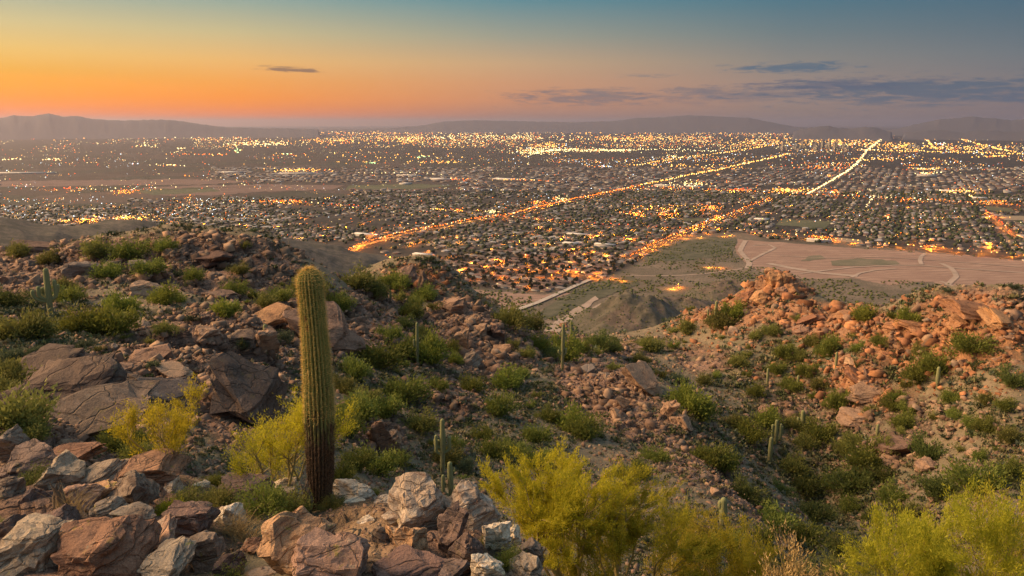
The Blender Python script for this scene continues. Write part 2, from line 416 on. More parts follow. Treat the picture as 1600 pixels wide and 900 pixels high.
# ---------------------------------------------------------------- materials
def new_mat(name):
    m = bpy.data.materials.new(name); m.use_nodes = True
    t = NT(m.node_tree); t.n.clear()
    b = t.add('ShaderNodeBsdfPrincipled'); o = t.add('ShaderNodeOutputMaterial')
    t.l.new(b.outputs[0], o.inputs[0])
    b.inputs['Specular IOR Level'].default_value = .25; b.inputs['Roughness'].default_value = .9
    return m, t, b
def bump(t, b, h, dist=.05, strength=1.0, normal=None):
    n = t.add('ShaderNodeBump'); n.inputs['Distance'].default_value = dist; n.inputs['Strength'].default_value = strength
    t.put(n.inputs['Height'], h)
    if normal is not None: t.put(n.inputs['Normal'], normal)
    t.put(b.inputs['Normal'], n.outputs[0])
    return n.outputs[0]
def rock_nodes(t, p, ca, cb, cc, s=1.0, stain=None, lichen=0.0):
    """layered desert rock: two body colours, dark varnish, pale dust, thin cracks"""
    n1 = t.noise(p, .55 * s, 7, .62, .4); n2 = t.noise(p, 2.3 * s, 8, .68, .2); n3 = t.noise(p, 13 * s, 6, .7)
    mp = t.add('ShaderNodeMapping'); t.put(mp.inputs[0], p); mp.inputs['Rotation'].default_value = (.5, .25, .3); mp.inputs['Scale'].default_value = (1, 1, 5.5)
    st = t.noise(mp.outputs[0], 1.3 * s, 6, .65, .3)
    c = t.mix(t.mapr(n1, .36, .62), ca, cb)
    c = t.mix(t.mapr(st, .5, .68), c, cc)
    c = t.mix(t.math('MULTIPLY', t.mapr(n2, .55, .72), .55), c, tuple(min(1, x * 1.75 + .03) for x in ca))
    c = t.mix(t.math('MULTIPLY', t.mapr(n3, .54, .7), .6), c, tuple(x * .35 for x in cc))
    n4 = t.noise(p, 48 * s, 4, .75)
    c = t.mix(1.0, c, t.ramp(n4, [(.3, .55), (.5, 1.0), (.7, 1.45)]), 'MULTIPLY')
    if lichen:
        ln = t.noise(p, 1.7 * s, 5, .75)
        c = t.mix(t.math('MULTIPLY', t.mapr(ln, .6, .66), lichen), c, (.36, .31, .05))
        ln2 = t.noise(t.vmath('ADD', p, (7, 3, 5)), 2.2 * s, 5, .75)
        c = t.mix(t.math('MULTIPLY', t.mapr(ln2, .6, .68), lichen * .8), c, (.33, .38, .33))
    nd = t.add('ShaderNodeTexNoise'); t.put(nd.inputs['Vector'], p); nd.inputs['Scale'].default_value = 1.7 * s; nd.inputs['Detail'].default_value = 5
    sc_ = t.add('ShaderNodeVectorMath', operation='SCALE'); t.put(sc_.inputs[0], nd.outputs[1]); sc_.inputs[3].default_value = .3 / s
    pw = t.vmath('ADD', p, sc_.outputs[0])
    mq = t.add('ShaderNodeMapping'); t.put(mq.inputs[0], pw); mq.inputs['Rotation'].default_value = (.5, .25, .3); mq.inputs['Scale'].default_value = (.8, 1.7, 4.5)
    cr = t.voro(mq.outputs[0], .8 * s, 'DISTANCE_TO_EDGE')
    c = t.mix(t.math('MULTIPLY', t.mapr(cr, .016, .0), .15), c, tuple(x * .4 for x in cc))
    h = t.math('ADD', t.math('MULTIPLY', n2, .5), t.math('ADD', t.math('MULTIPLY', n3, .26), t.math('MULTIPLY', n4, .07)))
    h = t.math('ADD', h, t.math('MULTIPLY', st, .55))
    h = t.math('ADD', h, t.math('MULTIPLY', t.mapr(cr, 0, .04), .28))
    return c, h
def mat_rock(name, ca, cb, cc, s=1.0, d=.09, lichen=0.0):
    m, t, b = new_mat(name)
    tc = t.add('ShaderNodeTexCoord')
    oi = t.add('ShaderNodeObjectInfo')
    p = t.vmath('ADD', tc.outputs['Object'], t.vmath('MULTIPLY', oi.outputs['Random'], (37, 91, 53)))
    c, h = rock_nodes(t, p, ca, cb, cc, s, lichen=lichen)
    hs = t.add('ShaderNodeHueSaturation'); t.put(hs.inputs['Color'], c)
    t.put(hs.inputs['Value'], t.mapr(oi.outputs['Random'], 0, 1, .72, 1.28)); t.put(hs.inputs['Hue'], t.mapr(oi.outputs['Random'], 0, 1, .49, .512))
    t.put(b.inputs['Base Color'], hs.outputs[0]); bump(t, b, h, d / s * 1.5)
    return m
M = {}
M['rock_pink'] = mat_rock('pink_brown_rock', (.31, .20, .142), (.40, .262, .182), (.155, .10, .076))
M['rock_orange'] = mat_rock('orange_brown_rock', (.42, .225, .12), (.34, .18, .105), (.17, .095, .065))  # orange body colour also carries the sunset glow on the right ridge
M['rock_grey'] = mat_rock('grey_brown_rock', (.29, .24, .20), (.23, .175, .145), (.13, .10, .085))
M['rock_dark'] = mat_rock('dark_varnished_rock', (.17, .11, .088), (.22, .145, .115), (.085, .058, .05))
M['hero_pink'] = mat_rock('pink_foreground_rock', (.40, .25, .19), (.30, .21, .175), (.19, .125, .10), 2.2, .12, .5)
M['hero_orange'] = mat_rock('orange_foreground_rock', (.46, .27, .165), (.34, .21, .14), (.2, .12, .085), 2.2, .12, .6)
M['hero_pale'] = mat_rock('cream_foreground_rock', (.74, .66, .54), (.56, .45, .34), (.30, .20, .145), 2.6, .12, .3)
M['hero_grey'] = mat_rock('grey_foreground_rock', (.37, .30, .235), (.28, .225, .18), (.16, .12, .095), 2.4, .12, .6)
M['hero_dark'] = mat_rock('dark_foreground_rock', (.22, .15, .13), (.155, .115, .105), (.09, .066, .06), 2.4, .12, .2)
M['slab'] = mat_rock('weathered_slab_rock', (.22, .16, .125), (.17, .13, .105), (.13, .095, .08), .9, .12, .15)

def mat_terrain():
    m, t, b = new_mat('hillside_ground')
    a = t.add('ShaderNodeAttribute'); a.attribute_name = 'zone'
    sp = t.add('ShaderNodeSeparateColor'); t.put(sp.inputs[0], a.outputs['Color'])
    rock, green, crack = sp.outputs[0], sp.outputs[1], sp.outputs[2]
    a2 = t.add('ShaderNodeAttribute'); a2.attribute_name = 'zone2'
    sp2 = t.add('ShaderNodeSeparateColor'); t.put(sp2.inputs[0], a2.outputs['Color'])
    farz, orange, dirt = sp2.outputs[0], sp2.outputs[1], sp2.outputs[2]
    g = t.add('ShaderNodeNewGeometry'); p = g.outputs['Position']
    rc, rh = rock_nodes(t, p, (.27, .18, .14), (.335, .22, .165), (.14, .095, .078), .8)
    rc = t.mix(t.math('MULTIPLY', orange, .75), rc, t.mix(t.noise(p, .5, 5), (.32, .15, .075), (.55, .29, .13)))  # warm ridge glow painted into the rock colour
    # gravelly soil between the rocks
    n1 = t.noise(p, .25, 6, .65); n2 = t.noise(p, 1.6, 7, .7); n3 = t.noise(p, 8, 5, .7)
    soil = t.mix(t.mapr(n1, .38, .62), (.17, .145, .095), (.26, .205, .14))
    soil = t.mix(t.math('MULTIPLY', t.mapr(n2, .52, .66), .6), soil, (.10, .08, .06))
    vr = t.add('ShaderNodeTexVoronoi'); t.put(vr.inputs['Vector'], p); vr.inputs['Scale'].default_value = 2.6
    sv = t.add('ShaderNodeSeparateColor'); t.put(sv.inputs[0], vr.outputs['Color'])
    stone = t.math('MULTIPLY', t.mapr(sv.outputs[0], .45, .5), t.mapr(vr.outputs['Distance'], .42, .34))
    stc = t.mix(sv.outputs[1], (.20, .135, .105), (.42, .32, .25))
    soil = t.mix(t.math('MULTIPLY', stone, .8), soil, stc)
    grc = t.mix(n2, (.09, .105, .055), (.17, .18, .105))
    gm = t.math('MULTIPLY', t.mapr(t.noise(p, .9, 7, .72), .43, .58), t.mapr(green, 0, 1, .25, 1))
    soil = t.mix(gm, soil, grc)
    rm = t.mapr(t.math('ADD', rock, t.math('MULTIPLY', t.math('SUBTRACT', n2, .5), .8)), .36, .56)
    c = t.mix(rm, soil, rc)
    c = t.mix(dirt, c, t.mix(n3, (.30, .20, .12), (.42, .30, .19)))
    # far spurs: scrub over dull rock
    fn = t.noise(p, .035, 9, .75)
    fc = t.mix(t.mapr(fn, .44, .56), (.055, .055, .047), (.115, .10, .085))
    fc = t.mix(t.math('MULTIPLY', t.mapr(t.noise(p, .15, 4, .7), .52, .6), .7), fc, (.032, .037, .028))
    c = t.mix(farz, c, fc)
    t.put(b.inputs['Base Color'], c)
    h = t.math('ADD', t.math('MULTIPLY', rm, rh), t.math('ADD', t.math('MULTIPLY', n3, .3), t.math('MULTIPLY', stone, .35)))
    bump(t, b, h, .26)
    return m
M['terrain'] = mat_terrain()

# ---------------------------------------------------------------- hillside mesh
ii, jj = np.meshgrid(np.arange(nr - 1), np.arange(nc - 1), indexing='ij')
q0 = (ii * nc + jj).ravel()
TF = np.stack([q0, q0 + 1, q0 + nc + 1, q0 + nc], 1)
TV = np.stack([TX.ravel(), TY.ravel(), TZ.ravel()], 1)
GLOW_TINT = [(1250,470,190,50,.8,0),(1500,540,190,70,1,0),(1340,600,60,40,.9,30),(1100,500,70,50,.6,0),(645,440,50,30,.5,0),(1350,560,200,60,.5,0)]  # sunset glow on the ridge rock, put into its colour as orange
DIRT = [(575,830,45,60,1,0),(545,800,40,25,.8,0),(950,546,40,10,.4,0)]
orange = ell(TPX, TPY, GLOW_TINT) * (RR < 300); dirt = ell(TPX, TPY, DIRT) * (RR < 14)
zone = np.stack([TROCK.ravel(), TGREEN.ravel(), TCRACK.ravel()], 1)
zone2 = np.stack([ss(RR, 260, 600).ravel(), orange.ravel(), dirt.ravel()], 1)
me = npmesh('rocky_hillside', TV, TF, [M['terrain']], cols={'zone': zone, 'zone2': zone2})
terrain = tag(link('rocky_hillside', me), kind='structure', label='rocky desert hillside falling away below the lookout')

# ---------------------------------------------------------------- valley floor
def sheet(name, poly, z, mat, sub=None):
    me = bpy.data.meshes.new(name); me.from_pydata([(x, y, z) for x, y in poly], [], [list(range(len(poly)))]); me.materials.append(mat); me.update()
    return me
def mat_valley():
    m, t, b = new_mat('valley_ground')
    a = t.add('ShaderNodeAttribute'); a.attribute_name = 'zone'
    sp = t.add('ShaderNodeSeparateColor'); t.put(sp.inputs[0], a.outputs['Color'])
    city, desert, farm = sp.outputs
    g = t.add('ShaderNodeNewGeometry'); p = g.outputs['Position']
    mp = t.add('ShaderNodeMapping'); t.put(mp.inputs[0], p); mp.inputs['Rotation'].default_value = (0, 0, R(27))
    q = mp.outputs[0]
    # desert: pale washes and dark scrub
    n1 = t.noise(p, .006, 8, .7); n2 = t.noise(p, .045, 6, .7); n3 = t.noise(p, .2, 4, .7)
    dc = t.mix(t.mapr(n1, .4, .62), (.12, .10, .078), (.23, .18, .145))
    dc = t.mix(t.math('MULTIPLY', t.mapr(n3, .5, .6), .75), dc, (.055, .06, .035))
    dc = t.mix(t.math('MULTIPLY', t.mapr(n2, .5, .62), .5), dc, (.08, .085, .05))
    # city: patchwork of lots, trees, pavement
    vo = t.add('ShaderNodeTexVoronoi'); t.put(vo.inputs['Vector'], q); vo.inputs['Scale'].default_value = .03
    sv = t.add('ShaderNodeSeparateColor'); t.put(sv.inputs[0], vo.outputs['Color'])
    cc = t.mix(sv.outputs[0], (.028, .026, .024), (.062, .052, .046))
    cc = t.mix(t.math('MULTIPLY', t.mapr(n3, .5, .62), .6), cc, (.03, .035, .022))
    cb = t.mix(t.mapr(n1, .45, .6), (.7, .7, .7), (1.25, 1.2, 1.15))
    cc = t.mix(1.0, cc, cb, 'MULTIPLY')
    vf = t.add('ShaderNodeTexVoronoi'); t.put(vf.inputs['Vector'], q); vf.inputs['Scale'].default_value = .0022; vf.distance = 'CHEBYCHEV'; vf.inputs['Randomness'].default_value = .7
    sf = t.add('ShaderNodeSeparateColor'); t.put(sf.inputs[0], vf.outputs['Color'])
    fc = t.ramp(sf.outputs[0], [(0, (.07, .052, .045)), (.35, (.045, .05, .036)), (.6, (.11, .08, .07)), (.8, (.055, .06, .045)), (1, (.09, .066, .06))], 'CONSTANT')
    fc = t.mix(.4, fc, cc)
    c = t.mix(farm, cc, fc)
    c = t.mix(desert, c, dc)
    t.put(b.inputs['Base Color'], c)
    return m
M['valley'] = mat_valley()
paz = np.concatenate([np.linspace(-180, -45, 30)[:-1], np.linspace(-45, 45, 260), np.linspace(45, 180, 30)[1:]])
prs = np.concatenate([np.exp(np.linspace(math.log(850), math.log(9000), 220))[:-1], np.exp(np.linspace(math.log(9000), math.log(90000), 60))])
PA, PR = np.meshgrid(np.radians(paz), prs, indexing='xy')
VX, VY = np.sin(PA) * PR, np.cos(PA) * PR
VPX, VPY = proj(VX, VY, VX * 0)
# where the desert ends and the suburbs begin: limit line in the picture, valid for points of the valley floor
LIM = np.array([(-300,372),(0,368),(200,374),(330,388),(450,392),(540,402),(620,402),(690,415),(700,440),(760,452),(850,458),(930,440),(990,415),(1040,378),(1080,366),(1160,362),(1200,374),(1340,384),(1480,396),(1600,408),(1900,430)], float)
def desert_mask(px, py, soft=6):
    return ss(py - np.interp(px, LIM[:, 0], LIM[:, 1]), -soft, soft)
DES = desert_mask(VPX, VPY)
FARM = [(60,300,320,40,1,0),(420,268,380,26,.7,0),(430,300,200,12,1,-2),(620,292,120,10,.7,0),(100,250,300,14,.5,0),(1480,290,160,12,.4,0),(900,250,80,6,.6,0)]
farmz = ell(VPX, VPY, FARM)
me = npmesh('valley_floor', np.stack([VX.ravel(), VY.ravel(), VX.ravel() * 0], 1),
            (lambda i, j: np.stack([(i * len(paz) + j).ravel(), (i * len(paz) + j + 1).ravel(), ((i + 1) * len(paz) + j + 1).ravel(), ((i + 1) * len(paz) + j).ravel()], 1))(*np.meshgrid(np.arange(len(prs) - 1), np.arange(len(paz) - 1), indexing='ij')),
            [M['valley']], cols={'zone': np.stack([(1 - DES).ravel(), DES.ravel(), farmz.ravel()], 1)})
tag(link('valley_floor', me), kind='structure', label='flat valley floor reaching to the horizon')

# ---------------------------------------------------------------- far mountain ranges (px, py of skyline) at a given distance
def mat_mtn():
    m, t, b = new_mat('far_mountain')
    g = t.add('ShaderNodeNewGeometry'); n = t.noise(g.outputs['Position'], .0008, 8, .7)
    t.put(b.inputs['Base Color'], t.mix(n, (.085, .085, .105), (.10, .10, .12)))
    return m
M['mtn'] = mat_mtn()
def mountains(name, sky_pts, dist, depth, rough, seed, label):
    sp_ = np.array(sky_pts, float)
    xs = np.linspace(sp_[0, 0], sp_[-1, 0], int((sp_[-1, 0] - sp_[0, 0]) / 2.5) + 2)
    ys = np.interp(xs, sp_[:, 0], sp_[:, 1])
    x, y, s = ray(xs, ys)
    az_ = np.arctan2(x, y); H = s * dist + CAMZ
    edge = np.clip(np.minimum(xs - xs[0], xs[-1] - xs) / 30, 0, 1)
    rows = []
    for k in range(-6, 7):
        f = 1 - abs(k) / 6
        d = dist + k * depth / 12
        hh = H * (f ** 1.15) * (1 if k == 0 else .9 + .2 * fbm(xs / 9, np.full(xs.shape, k * 1.7), 4, seed))
        hh = np.maximum(hh, 0) + (rough * .5 * (fbm(xs / 7, np.full(xs.shape, k * .4), 5, seed + 3) - .5) * f) * edge
        hh = np.where(abs(k) == 6, -5, hh * (edge > 0) - 5 * (edge == 0))
        rows.append(np.stack([np.sin(az_) * d, np.cos(az_) * d, hh], 1))
    n = len(xs); V = np.concatenate(rows)
    i, j = np.meshgrid(np.arange(12), np.arange(n - 1), indexing='ij'); q = (i * n + j).ravel()
    me = npmesh(name, V, np.stack([q, q + 1, q + n + 1, q + n], 1), [M['mtn']], smooth=True)
    tag(link(name, me), kind='structure', label=label)
mountains('mountain_range', [(-400,186),(-200,182),(-60,186),(0,184),(22,180),(50,182),(76,177),(98,182),(120,181),(140,185),(170,188),(200,188),(240,187),(262,187),(290,190),(320,195),(360,199),(420,200),(500,202)], 22000, 5000, 60, 5, 'long dark mountain range under the orange sky at the far left')
mountains('mountain_range', [(600,201),(660,196),(692,190),(740,188),(800,189),(850,190),(900,191),(960,189),(1000,184),(1040,183),(1075,180),(1120,182),(1170,184),(1200,190),(1240,198),(1300,203)], 30000, 6000, 60, 15, 'faint hazy mountain range along the middle of the horizon')
mountains('hills', [(1238,206),(1256,201),(1275,198),(1295,197),(1312,200),(1330,201),(1352,198),(1368,199),(1384,204),(1396,207)], 18500, 2500, 50, 25, 'low dark buttes behind the downtown lights')
mountains('mountain_range', [(1380,205),(1415,198),(1440,192),(1470,186),(1500,184),(1524,182),(1550,185),(1580,188),(1620,184),(1700,186),(1800,183),(2000,190)], 27000, 6000, 80, 35, 'blue grey mountain range at the far right of the horizon')
mountains('hills', [(1410,208),(1440,204),(1470,203),(1500,206),(1540,204),(1580,206),(1640,204),(1700,207)], 19500, 2000, 40, 45, 'low blue hills in front of the right hand mountains')

# ---------------------------------------------------------------- haze over the whole valley
def haze():
    bm = bmesh.new(); bmesh.ops.create_cube(bm, size=1)
    for v in bm.verts: v.co = Vector((v.co.x * 190000, v.co.y * 190000, -8 if v.co.z < 0 else 680))
    me = bpy.data.meshes.new('haze'); bm.to_mesh(me); bm.free()
    m = bpy.data.materials.new('haze'); m.use_nodes = True; t = NT(m.node_tree); t.n.clear()
    v = t.add('ShaderNodeVolumePrincipled'); o = t.add('ShaderNodeOutputMaterial'); t.l.new(v.outputs[0], o.inputs['Volume'])
    v.inputs['Color'].default_value = (.72, .70, .90, 1); v.inputs['Density'].default_value = HAZE
    v.inputs['Anisotropy'].default_value = 0.55
    me.materials.append(m)
    o_ = link('haze', me); tag(o_, kind='stuff', label='thin evening haze over the valley')
HAZE = 2.7e-5
haze()

# ---------------------------------------------------------------- stones
def rock_mesh(name, dims, seed, mats, flat=False, detail=2, rough=.05, smooth=False, npts=15, bev=.05):
    """an angular block: hull of points on a squared ellipsoid, chamfered, then roughened; origin at its base centre"""
    rnd = random.Random(seed)
    bm = bmesh.new()
    bmesh.ops.create_cube(bm, size=1.0)
    bmesh.ops.rotate(bm, verts=bm.verts, cent=(0, 0, 0), matrix=Matrix.Rotation(rnd.uniform(0, 1.5), 3, 'Z'))
    for i in range(npts // 2):
        if flat or i % 3:
            th = rnd.uniform(0, 6.283); n_ = Vector((math.cos(th), math.sin(th), rnd.uniform(-.35, .55)))
        else: n_ = Vector((rnd.gauss(0, .6), rnd.gauss(0, .6), 1 if rnd.random() < .75 else -1))
        n_.normalize(); dist = rnd.uniform(.30, .47)
        g = bm.verts[:] + bm.edges[:] + bm.faces[:]
        r = bmesh.ops.bisect_plane(bm, geom=g, plane_co=n_ * dist, plane_no=n_, clear_outer=True)
        ed = [e for e in r['geom_cut'] if isinstance(e, bmesh.types.BMEdge)]
        if ed: bmesh.ops.contextual_create(bm, geom=ed)
    bmesh.ops.remove_doubles(bm, verts=bm.verts, dist=.015)
    bmesh.ops.dissolve_limit(bm, angle_limit=R(5), verts=bm.verts, edges=bm.edges)
    bmesh.ops.recalc_face_normals(bm, faces=bm.faces)
    mx_ = [max(abs(v.co[k]) for v in bm.verts) for k in range(3)]
    for v in bm.verts: v.co = Vector([v.co[k] * .5 / mx_[k] for k in range(3)])
    if bev: bmesh.ops.bevel(bm, geom=bm.edges[:] + bm.verts[:], offset=bev, segments=1, affect='EDGES', profile=.5, clamp_overlap=True)
    bmesh.ops.triangulate(bm, faces=bm.faces)
    for k in range(detail):
        big = [e for e in bm.edges if e.calc_length() > .30 / (1.7 ** k)]
        if big: bmesh.ops.subdivide_edges(bm, edges=big, cuts=1, use_grid_fill=True)
        bmesh.ops.triangulate(bm, faces=bm.faces)
    off = Vector((seed * 3.1, seed * 1.7, 0))
    for v in bm.verts:
        n = v.co.normalized()
        p = v.co + off
        d = (mnoise.fractal(p * 3.0, .8, 2.0, 5)) * rough * 1.3 - abs(mnoise.noise(p * 2.1)) * rough * 1.2
        lay = mnoise.noise(Vector((p.x * .8, p.y * .8, p.z * 7 + p.x * 1.5))) * rough * .55
        if detail >= 2:
            st_ = p.z * 5.5 + p.x * 1.3 + mnoise.noise(p * 1.4) * 1.6
            if st_ - math.floor(st_) < .22: lay -= rough * .55
            cr_ = mnoise.cell(Vector((p.x * 2.6, p.y * 2.6, p.z * 3.4)) + mnoise.noise_vector(p * 2) * .5); lay += (cr_ - .5) * rough * .9
        v.co += n * (d + lay)
    bm.normal_update()
    for v in bm.verts:
        v.co = Vector((v.co.x * dims[0], v.co.y * dims[1], (v.co.z + .35) * dims[2]))
    me = bpy.data.meshes.new(name); bm.to_mesh(me); bm.free()
    for m in mats: me.materials.append(m)
    if smooth:
        me.polygons.foreach_set('use_smooth', np.ones(len(me.polygons), bool))
        try: me.set_sharp_from_angle(angle=R(32))
        except Exception: pass
    return me

def where_words(px, py):
    """a findable place name for a spot of the picture"""
    if py < 460 and px < 480: return "on the crest of the left ridge"
    if px < 480 and py < 560: return "on the upper left ridge slope"
    if px < 480 and py < 700: return "on the slabby slope left of the giant cactus"
    if px < 480: return "in the rock pile at the lower left"
    if px < 560 and py > 700: return "beside the foot of the giant cactus"
    if px < 900 and py < 560: return "on the middle ridge right of the giant cactus"
    if px < 880 and py < 680: return "on the scrubby slope right of the giant cactus"
    if px < 880 and py < 780: return "on the slope behind the white boulders"
    if px < 880: return "in the pale outcrop at the bottom centre"
    if px < 1080 and py < 560: return "near the saddle at the head of the ravine"
    if px < 1160 and py < 700: return "on the dark rocky spur in the middle"
    if px < 1250 and py > 700: return "low on the dark spur behind the yellow tree"
    if py < 480: return "around the red knob on the right ridge"
    if py < 560: return "along the sunlit crest of the right ridge"
    if py < 650: return "on the upper slope of the right ridge"
    if py < 740: return "on the middle slope of the right ridge"
    return "low on the right slope above the blurred trees"

def face_tilt(az, tx, ty, rz):
    """rotation: tilt about the view-aligned axes, then turn"""
    return (Matrix.Rotation(-az, 4, 'Z') @ Matrix.Rotation(ty, 4, 'Y') @ Matrix.Rotation(tx, 4, 'X') @ Matrix.Rotation(rz, 4, 'Z'))

